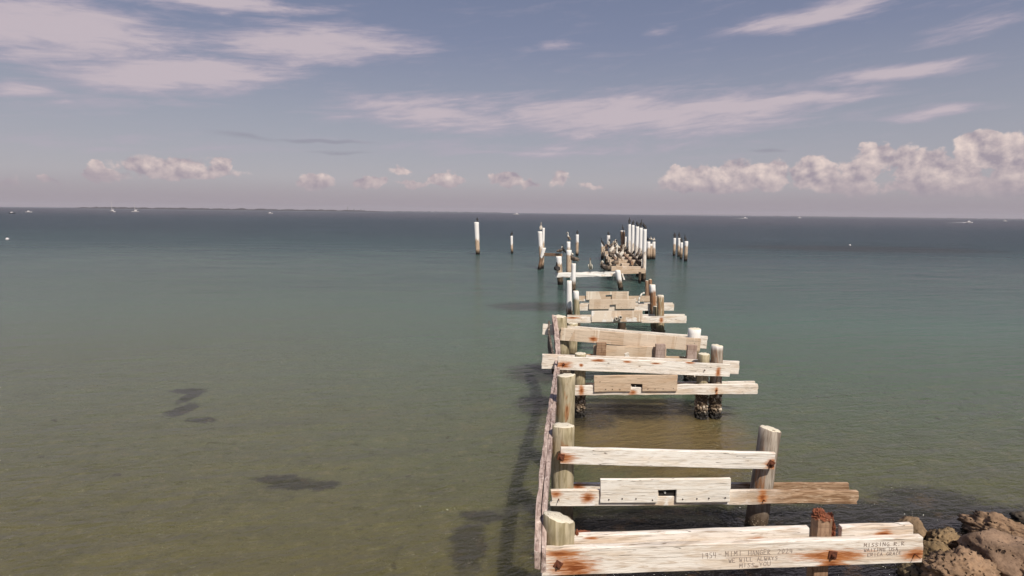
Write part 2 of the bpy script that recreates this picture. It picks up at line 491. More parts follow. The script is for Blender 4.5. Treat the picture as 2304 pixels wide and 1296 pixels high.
# streaky fibres, sheared up to the right
fe = n.m('MULTIPLY_ADD', az, -.085, el)
f1 = n.noise(n.comb(n.m('MULTIPLY', az, .11), n.m('MULTIPLY', fe, .85), 0), 1, 7, .62, .9)
f2 = n.noise(n.comb(n.m('MULTIPLY', az, .30), n.m('MULTIPLY', fe, 1.6), 3), 1, 6, .66, .6)
fib = n.m('ADD', n.m('MULTIPLY', f1, .6), n.m('MULTIPLY', f2, .4))
dens = n.m('ADD', mk, n.m('MULTIPLY', n.m('SUBTRACT', fib, .52), 1.9))
dens = n.m('MULTIPLY', n.ss(dens, -.08, .68), n.ss(mk, -.35, .25))
gen = n.m('MULTIPLY', n.ss(fib, .50, .72), .22)          # thin veil everywhere
behind = n.ss(n.m('ABSOLUTE', az), 50, 80)
gen = n.m('MULTIPLY_ADD', behind, n.m('MULTIPLY', n.ss(fib, .47, .62), .5), gen)
dens = n.m('MAXIMUM', n.m('MULTIPLY', dens, .95), gen)
dens = n.m('MULTIPLY', dens, n.ss(el, 0, 4))
skyc = n.mix(dens, base, n.mix(n.ss(dens, .3, 1), (4.7, 4.05, 4.85), (5.5, 4.75, 5.2)))
# dark thin strips
strips = ellmax([(720, 322, 120, 6, 0, 1), (560, 312, 90, 9, -3, .6), (760, 345, 80, 4, 0, .6), (1735, 337, 60, 5, -5, .7)], wa, we)
skyc = n.mix(n.m('MULTIPLY', n.ss(strips, -.1, .7), .45), skyc, (2.6, 2.5, 3.1))
# cumulus along the horizon
cum = [(1560, 402, 95, 38, 0, 1), (1660, 396, 62, 44, 0, 1.1), (1740, 394, 60, 44, 0, 1), (1825, 392, 72, 46, 0, 1.1), (1900, 418, 110, 34, 0, .9), (1930, 385, 60, 40, 0, .9), (2120, 415, 200, 40, 0, 1.0), (1600, 415, 150, 26, 0, .8),
       (1968, 358, 52, 48, 0, 1.2), (2035, 370, 44, 52, 0, 1), (2085, 372, 62, 46, 0, 1.1), (2160, 390, 80, 44, 0, 1),
       (2200, 330, 62, 46, 0, 1.1), (2262, 345, 90, 52, 0, 1.2), (2200, 420, 170, 36, 0, .9), (2290, 400, 120, 60, 0, 1),
       (212, 386, 32, 34, 0, .95), (120, 408, 46, 20, 0, .6), (250, 395, 70, 24, 0, .45), (380, 380, 150, 36, 0, .75), (498, 374, 40, 26, 0, .95), (470, 390, 110, 18, 0, .5),
       (708, 408, 46, 24, 0, .85), (830, 411, 50, 20, 0, .85), (905, 385, 36, 14, 0, .45), (930, 412, 50, 12, 0, .6), (1005, 404, 58, 20, 0, .95),
       (1138, 403, 48, 24, 0, .95), (1190, 412, 40, 16, 0, .6), (1260, 402, 30, 22, 0, .65), (1330, 415, 50, 12, 0, .4), (20, 410, 40, 18, 0, .5),
       (2480, 360, 160, 70, 0, 1), (-160, 390, 140, 30, 0, .7)]
cw = n.noise(n.scale(ae, (.55, .7, 1)), 1, 4, .6, 0, True); cs = n.sep(cw)
ca = n.m('ADD', az, n.m('MULTIPLY', n.m('SUBTRACT', cs[0], .5), 2.6))
ce = n.m('ADD', el, n.m('MULTIPLY', n.m('SUBTRACT', cs[1], .5), 1.8))
cm = ellmax(cum, ca, ce)
def puff(a, e):
    v = n.comb(a, n.m('MULTIPLY', e, 1.05), 0)
    b1 = n.voro(n.vm('ADD', v, n.scale(n.noise(v, .9, 3, .55, 0, True), (.9, .9, 0))), .42)
    b2 = n.voro(n.vm('ADD', v, n.scale(n.noise(v, 2.4, 3, .6, 0, True), (.35, .35, 0))), 1.25)
    fb = n.noise(v, 1.3, 7, .66)
    return n.m('ADD', n.m('ADD', n.m('MULTIPLY', n.m('SUBTRACT', .55, b1), .80), n.m('MULTIPLY', n.m('SUBTRACT', .5, b2), .26)), n.m('MULTIPLY', n.m('SUBTRACT', fb, .5), .8))
p0 = puff(az, el)
p1 = puff(n.m('ADD', az, .38), n.m('ADD', el, .50))
cd_ = n.m('ADD', n.m('MULTIPLY', cm, 1.5), n.m('MULTIPLY', p0, .75))
calpha = n.m('MULTIPLY', n.ss(cd_, .16, .42), n.ss(el, 1.0, 2.4))
lit = n.m('ADD', .42, n.m('MULTIPLY', n.m('SUBTRACT', p0, p1), 1.25), clamp=True)
hgt = n.ss(n.m('ADD', el, n.m('MULTIPLY', p0, .8)), 1.4, 4.2)
lit = n.m('MULTIPLY', lit, n.m('MULTIPLY_ADD', hgt, .75, .30), clamp=True)
ccol = n.mix(lit, (3.6, 3.1, 3.6), (8.4, 6.9, 6.3))
alo = n.m('MULTIPLY', calpha, n.ss(cm, -.10, .28))
alo = n.m('MULTIPLY', alo, .92)
skyc = n.mix(alo, skyc, ccol)
# warm dusty layer next to the horizon
skyc = n.mix(n.m('MULTIPLY', n.ss(el, 3.2, -.2), .62), skyc, (3.45, 2.95, 3.35))
bg = n.node('ShaderNodeBackground'); n.l.new(skyc, bg.inputs[0]); bg.inputs[1].default_value = .1
out = n.node('ShaderNodeOutputWorld'); n.l.new(bg.outputs[0], out.inputs[0])
w.cycles.sampling_method = 'MANUAL'; w.cycles.sample_map_resolution = 512

sl = bpy.data.lights.new('sun', 'SUN'); so = bpy.data.objects.new('sun', sl); C.objects.link(so)
sl.energy = 4.6; sl.angle = R(.53); sl.color = (1.0, .92, .81)
sd = Vector((math.sin(SUN_AZ) * math.cos(SUN_EL), math.cos(SUN_AZ) * math.cos(SUN_EL), math.sin(SUN_EL)))
so.rotation_euler = sd.to_track_quat('Z', 'Y').to_euler(); so.location = (5, -10, 20)

# ------------------------------------------------------------------ water
def water():
    mt, n, b = mat('sea_water')
    geo = n.node('ShaderNodeNewGeometry'); pos = geo.outputs['Position']; x, y, z = n.sep(pos)
    warp = n.noise(n.scale(pos, (.05, .09, 0)), 1, 4, .6)
    ly = n.m('LOGARITHM', n.m('MAXIMUM', n.m('ADD', y, n.m('MULTIPLY', n.m('SUBTRACT', warp, .5), n.m('MULTIPLY_ADD', y, .55, 3))), 3.0), 10.0)
    st1 = n.noise(n.scale(pos, (.10, .55, 0)), 1, 5, .62)
    f = n.m('DIVIDE', n.m('SUBTRACT', ly, .6), 2.2)      # 4 m .. 630 m
    f = n.m('ADD', f, n.m('MULTIPLY', n.m('MULTIPLY', n.m('SUBTRACT', st1, .5), .30), n.ss(y, 15, 50)))
    right = n.ss(x, n.m('MULTIPLY', y, -.3), n.m('MULTIPLY', y, .35))
    f = n.m('MULTIPLY_ADD', n.m('MULTIPLY', right, n.ss(y, 15, 35)), .07, f, clamp=True)
    K = 1.6
    def q(c): return tuple(v * K for v in c)
    cen = n.ramp(f, [(0.0, q((.072, .062, .026))), (.12, q((.070, .068, .033))), (.26, q((.069, .083, .054))), (.38, q((.064, .095, .075))),
                     (.48, q((.052, .080, .071))), (.58, q((.031, .054, .055))), (.70, q((.019, .031, .035))), (.84, q((.021, .031, .036))), (1, q((.045, .044, .050)))])
    # sandier shallows to the left, greener to the right of the pier
    side = n.ss(n.m('ADD', x, n.m('MULTIPLY', n.m('SUBTRACT', warp, .5), 8)), n.m('MULTIPLY', y, -.55), n.m('MULTIPLY', y, .45))
    tint = n.mix(side, (1.06, 1.0, .95), n.mix(n.ss(y, 7, 17), (.90, .86, .72), (.70, .90, .84)))
    col = n.mix(n.ss(y, 160, 20), cen, n.mix(1.0, cen, tint, 'MULTIPLY'))
    # bottom mottling
    mo = n.noise(n.scale(pos, (.9, 1.5, 0)), 1, 5, .65)
    near = n.ss(y, 28, 6)
    col = n.mix(n.m('MULTIPLY', n.m('MULTIPLY', n.ss(mo, .50, .72), near), .30), col, q((.040, .038, .016)))
    col = n.mix(n.m('MULTIPLY', n.m('MULTIPLY', n.ss(mo, .50, .30), near), .25), col, q((.110, .094, .044)))
    mo2 = n.noise(n.scale(pos, (3.6, 5.0, 0)), 1, 5, .7)
    near2 = n.ss(y, 22, 9)
    col = n.mix(n.m('MULTIPLY', n.m('MULTIPLY', n.ss(mo2, .54, .70), near2), .55), col, q((.036, .034, .015)))
    col = n.mix(n.m('MULTIPLY', n.m('MULTIPLY', n.ss(mo2, .46, .34), near2), .30), col, q((.130, .115, .060)))
    spk = n.voro(n.vm('ADD', pos, n.scale(n.noise(pos, 3, 2, .5, 0, True), (.5, .5, 0))), 1.3)
    col = n.mix(n.m('MULTIPLY', n.m('MULTIPLY', n.ss(spk, .10, .04), near2), .6), col, q((.030, .026, .014)))
    sc_ = PW(1480, 1000)
    sd_ = n.m('ADD', n.m('POWER', n.m('ABSOLUTE', n.m('DIVIDE', n.m('SUBTRACT', x, sc_.x), 2.1)), 2.0), n.m('POWER', n.m('ABSOLUTE', n.m('DIVIDE', n.m('SUBTRACT', y, sc_.y + .6), 2.3)), 2.0))
    sd_ = n.m('ADD', sd_, n.m('MULTIPLY', n.m('SUBTRACT', n.noise(pos, .9, 4, .6), .5), 1.6))
    col = n.mix(n.m('MULTIPLY', n.ss(sd_, 1.5, .3), .75), col, q((.118, .078, .030)))
    # larger drifts of deeper and shallower water
    dr = n.noise(n.scale(pos, (.012, .05, 0)), 1, 4, .55)
    col = n.mix(n.m('MULTIPLY', n.ss(dr, .50, .66), n.m('MULTIPLY', n.ss(y, 18, 40), .40)), col, q((.030, .048, .056)))
    st2 = n.noise(n.scale(pos, (.22, 1.6, 0)), 1, 4, .6)  # dark sides of wavelets, painted into the colour as streaks
    col = n.mix(n.m('MULTIPLY', n.ss(st2, .52, .70), n.m('MULTIPLY', n.m('MULTIPLY', n.ss(y, 20, 45), n.ss(y, 260, 120)), .5)), col, q((.018, .024, .028)))
    # seagrass beds, sunk boulders, painted beam shadow under third frame (placed in world metres)
    pts = [(430, 892, .17, .50, 0), (410, 922, .18, .42, 0), (425, 880, .36, .20, 0), (457, 944, .30, .14, 0), (622, 1076, .28, .15, 0), (668, 1087, .34, .18, 0), (715, 1090, .28, .14, 0), (1085, 1163, .30, .16, 0), (1055, 1225, .20, .55, 0),
           (1215, 840, .8, .9, 0), (1220, 912, .55, .6, 0), (1425, 925, .9, .55, 0), (1330, 945, .5, .5, 0), (1560, 1170, 1.4, .32, 0), (1400, 1185, 1.2, .30, 0), (1780, 1160, .9, .30, 0),
           (1950, 1150, .8, .35, 0), (2090, 1125, .75, .42, 10), (2240, 1165, .8, .38, 0), (2130, 1175, 1.3, .35, 0), (2020, 1230, 1.1, .5, 0), (2300, 1215, 1.0, .7, 0),
           (2160, 1230, 1.0, .5, 0), (1600, 1215, 2.2, .55, 0), (2080, 1180, 1.5, .6, 0), (1750, 1260, 1.4, .5, 0), (2250, 1180, 1.2, .6, 0), (1960, 1170, 1.3, .5, 0), (1350, 1240, .9, .5, 0), (1950, 1300, .9, .3, 0), (1700, 1310, 1.3, .3, 0), (1400, 1310, 1.0, .3, 0), (1220, 690, 2.2, 1.2, 0), (1950, 560, 16, 7, 0)]
    wn = n.sep(n.noise(pos, 1.6, 5, .65, 0, True))
    wx = n.m('ADD', x, n.m('MULTIPLY', n.m('SUBTRACT', wn[0], .5), .55))
    wy = n.m('ADD', y, n.m('MULTIPLY', n.m('SUBTRACT', wn[1], .5), .5))
    acc = None
    for (px, py, rx, ry, ang) in pts:
        c0 = PW(px, py)
        rx *= 1.45; ry *= 1.45
        a = n.m('DIVIDE', n.m('SUBTRACT', wx, c0.x), rx); c = n.m('DIVIDE', n.m('SUBTRACT', wy, c0.y), ry)
        ca, sa = math.cos(R(ang)), math.sin(R(ang))
        u = n.m('MULTIPLY_ADD', a, ca, n.m('MULTIPLY', c, sa)); v = n.m('MULTIPLY_ADD', c, ca, n.m('MULTIPLY', a, -sa))
        d = n.m('SUBTRACT', 1.0, n.m('SQRT', n.m('ADD', n.m('MULTIPLY', u, u), n.m('MULTIPLY', v, v))))
        acc = d if acc is None else n.m('MAXIMUM', acc, d)
    fine = n.noise(pos, 7, 4, .7)
    k = n.ss(n.m('ADD', acc, n.m('MULTIPLY', n.m('SUBTRACT', fine, .5), .8)), -.05, .50)
    rightdeep = n.m('MULTIPLY', n.ss(x, -.3, 1.2), n.ss(y, 9.6, 7.2))
    weed_shadow = n.mix(n.ss(n.noise(pos, 2.2, 5, .65), .52, .70), q((.006, .005, .006)), q((.050, .028, .015)))
    weed_shadow = n.mix(rightdeep, n.mix(.35, weed_shadow, q((.035, .036, .028))), weed_shadow)
    col = n.mix(n.m('MULTIPLY', k, n.m('MULTIPLY_ADD', rightdeep, .28, .70)), col, weed_shadow)
    n.put(b.inputs['Base Color'], col)
    b.inputs['IOR'].default_value = 1.33
    b.subsurface_method = 'BURLEY'; b.inputs['Subsurface Weight'].default_value = .85
    b.inputs['Subsurface Radius'].default_value = (1.0, 1.0, 1.0); b.inputs['Subsurface Scale'].default_value = .9
    n.put(b.inputs['Roughness'], n.m('MULTIPLY_ADD', n.ss(y, 8, 90), .26, .06))
    n.put(b.inputs['Specular IOR Level'], n.m('MULTIPLY_ADD', n.ss(y, 20, 300), -.04, .30))
    # wavelets: wind ripples coming from the right, over a low swell
    rot = n.node('ShaderNodeMapping'); n.l.new(pos, rot.inputs[0]); rot.inputs['Rotation'].default_value = (0, 0, R(-14))
    p2 = rot.outputs[0]
    w1 = n.noise(n.scale(p2, (2.0, 4.6, 0)), 1, 4, .62, .5)
    w2 = n.noise(n.scale(p2, (7, 14, 0)), 1, 3, .6, .4)
    w3 = n.noise(n.scale(p2, (.35, 1.5, 0)), 1, 3, .6, .3)
    w4 = n.noise(n.scale(p2, (.035, .16, 0)), 1, 3, .6, .2)
    w5 = n.noise(n.scale(p2, (.13, .38, 0)), 1, 3, .65, .4)
    h = n.m('ADD', n.m('ADD', n.m('MULTIPLY', w1, .27), n.m('MULTIPLY', w2, .12)), n.m('ADD', n.m('MULTIPLY', w3, .42), n.m('ADD', n.m('MULTIPLY', w4, .3), n.m('MULTIPLY', n.m('MULTIPLY', w5, n.ss(y, 12, 45)), 1.1))))
    n.put(b.inputs['Normal'], n.bump(h, .85, 1.0))
    return mt
bm = bmesh.new()
xs = [-60000, -3000, 3000, 60000]; ys = [-400, 1500, 90000]
g = [[bm.verts.new((x, y, 0)) for x in xs] for y in ys]
for j in range(len(ys) - 1):
    for i in range(len(xs) - 1): bm.faces.new((g[j][i], g[j][i + 1], g[j + 1][i + 1], g[j + 1][i]))
tag(link('sea_water', bm, water()), 'calm green and blue sea reaching the horizon', kind='structure')

# ------------------------------------------------------------------ rocks on the shore
def rock_mat(seed, tint):
    mt, n, b = mat('pitted_rock')
    tc = n.node('ShaderNodeTexCoord').outputs['Object']
    off = n.vm('ADD', tc, (seed, seed * 2, 0))
    a = n.noise(off, 3.0, 6, .65)
    pit = n.voro(n.vm('ADD', off, n.scale(n.noise(off, 9, 3, .6, 0, True), (.09, .09, .09))), 17)
    holes = n.m('MULTIPLY', n.ss(pit, .33, .12), n.ss(n.noise(off, 2.6, 3, .6), .44, .58))
    fine = n.noise(off, 32, 5, .7)
    c = n.mix(n.ss(a, .35, .68), tuple(v * 1.25 for v in tint), tuple(v * .62 for v in tint))
    c = n.mix(n.m('MULTIPLY', n.ss(fine, .50, .68), .45), c, (.08, .045, .028))
    c = n.mix(n.m('MULTIPLY', holes, .85), c, (.022, .014, .010))
    z = n.sep(n.node('ShaderNodeNewGeometry').outputs['Position'])[2]
    c = n.mix(n.ss(n.m('ADD', z, n.m('MULTIPLY', a, .12)), .17, .07), c, (.02, .017, .014))
    n.put(b.inputs['Base Color'], c); b.inputs['Roughness'].default_value = .9; b.inputs['Specular IOR Level'].default_value = .2
    h = n.m('SUBTRACT', n.m('ADD', n.m('MULTIPLY', fine, .35), n.m('MULTIPLY', a, .6)), n.m('MULTIPLY', holes, 1.2))
    n.put(b.inputs['Normal'], n.bump(h, .9, .035))
    return mt
def rock(px, py, rx, ry, rz, z, label, craggy=.3, tint=(.27, .185, .115), seed=0, sub=5):
    c = PW(px, py, z)
    bm = bmesh.new(); bmesh.ops.create_icosphere(bm, subdivisions=sub, radius=1)
    sd = Vector((seed * 11.3, seed * 4.1, seed * 7.7))
    for v in bm.verts:
        d = v.co.normalized()
        # chunky facets from a cell pattern, then crags and holes
        cell = mn.voronoi(d * 1.25 + sd, distance_metric='DISTANCE', exponent=2)[0][0]
        k = 1 + .46 * (cell - .45) + .20 * mn.noise(d * 1.4 + sd)
        rg = 1 - abs(mn.noise(d * 4.0 + sd)); k += craggy * .28 * (rg - .75)
        rg = 1 - abs(mn.noise(d * 9.0 + sd)); k += craggy * .16 * (rg - .75)
        k += craggy * .09 * mn.noise(d * 21 + sd)
        h = mn.voronoi(d * 7 + sd)[0][0]
        if h < .22: k -= craggy * .5 * (.22 - h)
        v.co = Vector((d.x * rx * k, d.y * ry * k, d.z * rz * k))
    M = Matrix.Translation(c) @ Matrix.Rotation(seed * 1.7, 4, 'Z')
    o = link('boulder', bm, rock_mat(seed, tint), M, None, smooth=True)
    return tag(o, label, 'rock', 'shoreline boulders')
WB = (.285, .185, .115)
rock(2268, 1258, .44, .38, .30, .27, 'largest smooth flat-topped boulder at the bottom right corner', .35, (.31, .205, .135), 1)
rock(2160, 1296, .40, .30, .27, .20, 'heavily pitted brown boulder along the bottom edge right of the white board', 1.5, WB, 2)
rock(2104, 1258, .22, .20, .20, .22, 'rounded ochre boulder beside the end of the lettered board', .6, (.26, .18, .095), 3)
rock(2122, 1219, .27, .15, .14, .13, 'small craggy ledge rock just beyond the end of the lettered board', 1.9, (.26, .18, .10), 4)
rock(2262, 1203, .44, .20, .20, .14, 'ragged honeycombed rock behind the large smooth boulder', 2.1, WB, 5)
rock(2047, 1198, .185, .16, .20, .13, 'rounded rock showing over the top of the white board end', .6, (.24, .165, .10), 6)
rock(2055, 1296, .15, .12, .12, .05, 'small dark wet rock under the end of the lettered board', 1.2, (.20, .15, .085), 7, 4)
rock(2300, 1166, .13, .13, .08, .02, 'low wet rock awash at the right edge of the photo', 1.2, (.10, .08, .06), 8, 4)
rock(2345, 1300, .34, .30, .26, .22, 'pitted boulder cut off by the right edge, below the large smooth boulder', 1.2, WB, 9, 5)
rock(2200, 1190, .07, .07, .06, .05, 'fist-sized dark stone at the left foot of the honeycombed rock', 1.2, (.18, .13, .09), 10, 3)

# ------------------------------------------------------------------ the pier
BENTS = 'cross frames of the ruined pier'
def bent(px, zc, label):
    p = P(px, 800, zc); return empty('pier_frame', (p.x, p.y, 0), label, 'pier frame', BENTS)

# ---- stroke lettering
ST = {'A': [[(0, 0), (.5, 1), (1, 0)], [(.2, .4), (.8, .4)]], 'C': [[(1, .9), (.4, 1), (0, .5), (.4, 0), (1, .1)]], 'E': [[(1, 1), (0, 1), (0, 0), (1, 0)], [(0, .5), (.7, .5)]],
      'G': [[(1, .9), (.4, 1), (0, .5), (.4, 0), (1, .1), (1, .45), (.6, .45)]], 'H': [[(0, 0), (0, 1)], [(1, 0), (1, 1)], [(0, .5), (1, .5)]], 'I': [[(.5, 0), (.5, 1)]],
      'K': [[(0, 0), (0, 1)], [(1, 1), (0, .45), (1, 0)]], 'L': [[(0, 1), (0, 0), (.9, 0)]], 'M': [[(0, 0), (.1, 1), (.5, .4), (.9, 1), (1, 0)]], 'N': [[(0, 0), (0, 1), (1, 0), (1, 1)]],
      'O': [[(.5, 1), (0, .6), (.1, .1), (.6, 0), (1, .4), (.9, .9), (.5, 1)]], 'R': [[(0, 0), (0, 1), (.8, .9), (.8, .6), (0, .5), (1, 0)]], 'S': [[(1, .9), (.4, 1), (.1, .75), (.9, .35), (.6, 0), (0, .1)]],
      'T': [[(.5, 0), (.5, 1)], [(0, 1), (1, 1)]], 'U': [[(0, 1), (.05, .15), (.5, 0), (.95, .15), (1, 1)]], 'W': [[(0, 1), (.25, 0), (.5, .6), (.75, 0), (1, 1)]], 'Y': [[(0, 1), (.5, .5), (1, 1)], [(.5, .5), (.5, 0)]],
      '1': [[(.5, 0), (.5, 1)]], '9': [[(.9, .6), (.3, .55), (.2, .95), (.8, 1), (.9, .6), (.8, 0)]], '5': [[(1, 1), (.2, 1), (.15, .6), (.9, .5), (.7, .05), (0, 0)]], '4': [[(.1, 1), (.1, .45), (1, .45)], [(.75, 1), (.7, 0)]],
      '2': [[(0, .85), (.5, 1), (.9, .7), (0, 0), (1, 0)]], '0': [[(.5, 1), (.1, .6), (.3, 0), (.8, .2), (.9, .8), (.5, 1)]], '-': [[(0, .5), (1, .5)]], '.': [[(.4, 0), (.5, .08)]], ' ': []}
def lettering(parent, lines, label):
    """lines: (text, px0, py0, px1, py1, height px): baseline from p0 to p1"""
    fr = o_fr[parent.name]; bm = bmesh.new(); rr = random.Random(3)
    def stroke(a, b_, wd):
        d = Vector((b_[0] - a[0], b_[1] - a[1])); L = max(d.length, 1e-4); ang = math.atan2(d.y, d.x)
        wy = 0
        M = fr.M @ Matrix.Translation(((a[0] + b_[0]) / 2, wy - .0015, (a[1] + b_[1]) / 2)) @ Matrix.Rotation(-ang, 4, 'Y')
        box_bm(bm, (0, 0, 0), (L + wd * .6, .003, wd), M)
    for (t, x0, y0, x1, y1, hp) in lines:
        a = fr.loc(x0, y0); b_ = fr.loc(x1, y1); adv = (b_[0] - a[0]) / max(1, len(t)); h = hp / 205
        if t == '_':
            stroke(a, b_, .0035); continue
        for i, ch in enumerate(t):
            ox = a[0] + adv * i; oz = a[1] + (b_[1] - a[1]) * i / len(t) + rr.uniform(-.003, .003); wch = adv * .68
            for pl in ST.get(ch, []):
                pts = [(ox + p[0] * wch + rr.uniform(-.0015, .0015), oz + p[1] * h + rr.uniform(-.0015, .0015)) for p in pl]
                for u, v in zip(pts, pts[1:]):
                    stroke(u, v, rr.uniform(.0036, .0056))
    o = link('lettering', bm, M_ink, None, parent); o['label'] = label
M_ink = plain_mat('scratched_pencil', (.42, .34, .29), .8, .3, 60)

# ---- nearest frame
b1 = bent(1640, 6.05, 'nearest pier frame, with handwritten messages on its wide white board')
pile(1258, 1166, 6.14, 70, b1, tone='green', slope=(-.30, -.22), foot_x=1258, tidal=.5, dome=.01)
bk = board(b1, 'beam', (1290, 1206), (2055, 1181), (1290, 1262), (2055, 1242), 6.10, 6.10, .07, 'white',
      rust=[(1990, 1201, 22, 6), (1700, 1214, 20, 5), (1330, 1210, 16, 5)], notches=[(1821, 1893, 30, 't')], stain=.3)
fb = board(b1, 'beam', (1217, 1236), (2078, 1209), (1217, 1297), (2070, 1266), 5.95, 5.95, .075, 'white',
      rust=[(1262, 1246, 30, 7), (1290, 1277, 62, 22), (1872, 1250, 66, 18), (1872, 1272, 22, 22), (2058, 1248, 28, 10)], stain=.22, flat=True, label='wide white board with handwriting')
bolt(fb, 1256, 1270, 5.95, .078, rot=32); bolt(fb, 1873, 1248, 5.95, .085, rot=8); bolt(fb, 2058, 1246, 5.95, .03, plate=False, rod=.03)
lettering(fb, [('1954', 1578, 1256, 1614, 1254, 12), ('-', 1617, 1252, 1626, 1252, 10), ('MIMI', 1632, 1252, 1672, 1249, 11), ('HANGER', 1684, 1250, 1736, 1246, 11), ('2024', 1750, 1246, 1786, 1243, 10),
               ('_', 1634, 1255, 1735, 1251, 1), ('WE WILL ALWAYS', 1640, 1265, 1752, 1259, 8), ('MISS YOU', 1664, 1277, 1736, 1272, 9),
               ], 'pencilled memorial message')
lettering(fb, [('MISSING R.R', 1944, 1230, 2037, 1226, 8), ('WAITING USA', 1944, 1241, 2022, 1238, 7), ('ERICA GRACE', 1952, 1252, 2030, 1247, 7)], 'small pencilled message near the board end')
for (x, y) in [(1410, 1216), (1310, 1255), (1925, 1255), (1497, 1290), (1322, 1270), (1960, 1203)]:
    pass
# timber post with a rusty broken head
bm = bmesh.new()
pt = P(1861, 1172, 6.03); wdt = .20
vs = box_bm(bm, (0, 0, 0), (.155, .15, pt.z + .7))
link('post', bm, board_mat('post_wood', 'brown', (), .3, 0, 91, 0, True), Matrix.Translation((pt.x, pt.y + .1, (pt.z - .7) / 2)), b1, bevel=.012)
def crust(center, r, seed):
    bm = bmesh.new(); bmesh.ops.create_icosphere(bm, subdivisions=4, radius=1)
    for v in bm.verts:
        d = v.co.normalized(); o_ = Vector((seed * 3.1, seed, 0))
        k = 1 + .35 * mn.noise(d * 2.2 + o_) + .30 * mn.noise(d * 5 + o_) + .16 * mn.noise(d * 11 + o_)
        v.co = Vector((d.x * r[0] * k, d.y * r[1] * k, d.z * r[2] * k))
    return link('rusty_bracket', bm, M_rust2, Matrix.Translation(center), b1)
c = Vector((pt.x, pt.y + .1, pt.z))
crust(c + Vector((-.035, 0, .035)), (.055, .06, .045), 1)
crust(c + Vector((0, 0, -.005)), (.10, .085, .022), 2)
crust(c + Vector((.095, .0, -.08)), (.022, .05, .11), 3)
crust(c + Vector((.125, .02, -.17)), (.03, .05, .10), 4)
crust(P(1312, 1197, 6.2), (.075, .03, .012), 5)
crust(P(1298, 1200, 6.14), (.018, .04, .035), 6)
# ---- second frame
b2 = bent(1500, 7.9, 'second pier frame from the camera, with a white notched panel low on its beams')
pile(1268, 958, 7.95, 50, b2, tone='green', rust=1.35, tidal=.35, foot_x=1264, slope=(0, -.12), taper=1.04)
pile(1733, 966, 7.95, 47, b2, tone='grey', rust=1.3, tidal=.35, foot_x=1697, slope=(-.22, -.05), taper=1.0, crust=False)
u2 = board(b2, 'beam', (1262, 1008), (1746, 1020), (1262, 1044), (1744, 1057), 7.72, 7.74, .06, 'lime', rust=[(1263, 1030, 22, 16), (1738, 1046, 14, 14)], stain=.15, label='white upper beam with rusted ends')
bolt(u2, 1262, 1028, 7.7, .09, rot=10, rod=.02); bolt(u2, 1735, 1043, 7.7, .085, rot=28, rod=.02)
board(b2, 'beam', (1290, 1088), (1911, 1088), (1290, 1110), (1911, 1110), 8.18, 8.18, .05, 'white', brown=(1600, 1700), rust=[(1300, 1094, 14, 10)], stain=.3, blocks=.25)
l2 = board(b2, 'beam', (1239, 1104), (1931, 1105), (1239, 1139), (1925, 1134), 7.72, 7.74, .055, 'white', limed=.2, brown=(1610, 1790), notches=[(1482, 1522, 12, 't')], rust=[(1322, 1120, 14, 16), (1250, 1112, 14, 8), (1716, 1120, 12, 14)], stain=.5, blocks=.35, jit=.008)
bolt(l2, 1257, 1122, 7.7, .03, plate=False, rod=.02); bolt(l2, 1718, 1124, 7.7, .03, plate=False, rot=0)
board(l2, 'notched_panel', (1351, 1079), (1645, 1077), (1351, 1132), (1645, 1130), 7.66, 7.66, .045, 'lime', stain=.15, notches=[(1481, 1523, 30, 'b')],
      nails=[(1370, 1124), (1400, 1122), (1431, 1122), (1468, 1125), (1536, 1123), (1568, 1122), (1595, 1121), (1632, 1120)], label='white panel with a square notch')

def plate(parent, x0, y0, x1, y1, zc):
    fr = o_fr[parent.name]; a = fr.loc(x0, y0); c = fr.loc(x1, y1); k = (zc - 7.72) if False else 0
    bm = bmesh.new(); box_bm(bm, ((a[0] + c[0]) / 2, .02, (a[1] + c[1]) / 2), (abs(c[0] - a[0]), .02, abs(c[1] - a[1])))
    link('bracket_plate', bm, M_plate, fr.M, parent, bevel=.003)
    bm = bmesh.new(); bmesh.ops.create_cone(bm, cap_ends=True, segments=10, radius1=.016, radius2=.012, depth=.02, matrix=fr.M @ Matrix.Translation((a[0] * .62 + c[0] * .38, 0, a[1] * .5 + c[1] * .5)) @ Matrix.Rotation(R(90), 4, 'X'))
    link('bolt_head', bm, M_white2, None, parent)
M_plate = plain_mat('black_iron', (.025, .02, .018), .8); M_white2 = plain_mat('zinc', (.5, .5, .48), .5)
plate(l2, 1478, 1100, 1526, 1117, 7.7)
# ---- lone pile between the second and third frames
pile(1274, 845, 9.6, 42, tone='green', tidal=.55, foot_x=1268, rust=1.2, slope=(.1, -.1), label='tall pale green post standing alone left, between second and third pier frames', name='timber_pile')

# ---- third frame
b4 = bent(1480, 12.5, 'third pier frame from the camera, long white beam above a tan notched panel')
pile(1306, 796, 12.75, 25, b4, tone='green', tidal=.62, crust=True)
pile(1584, 797, 12.75, 25, b4, tone='green', tidal=.62, crust=True, foot_x=1576)
pile(1614, 778, 12.75, 25, b4, tone='grey', tidal=.62, crust=True, foot_x=1608, cap=.05, split=.5, slope=(-.1, 0))
u4 = board(b4, 'beam', (1256, 802), (1644, 820), (1256, 832), (1643, 848), 12.5, 12.55, .06, 'lime', stain=.1,
           rust=[(1268, 821, 13, 6), (1346, 811, 12, 3), (1412, 814, 9, 3), (1476, 818, 12, 3), (1616, 838, 4, 8), (1308, 822, 6, 3), (1552, 815, 10, 3)], label='long white upper beam with brown stains')
bolt(u4, 1268, 820, 12.5, .05, rot=40); bolt(u4, 1585, 832, 12.5, .045, plate=False)
board(b4, 'beam', (1220, 797), (1664, 813), (1220, 830), (1664, 842), 12.98, 13.02, .06, 'white', stain=.2)
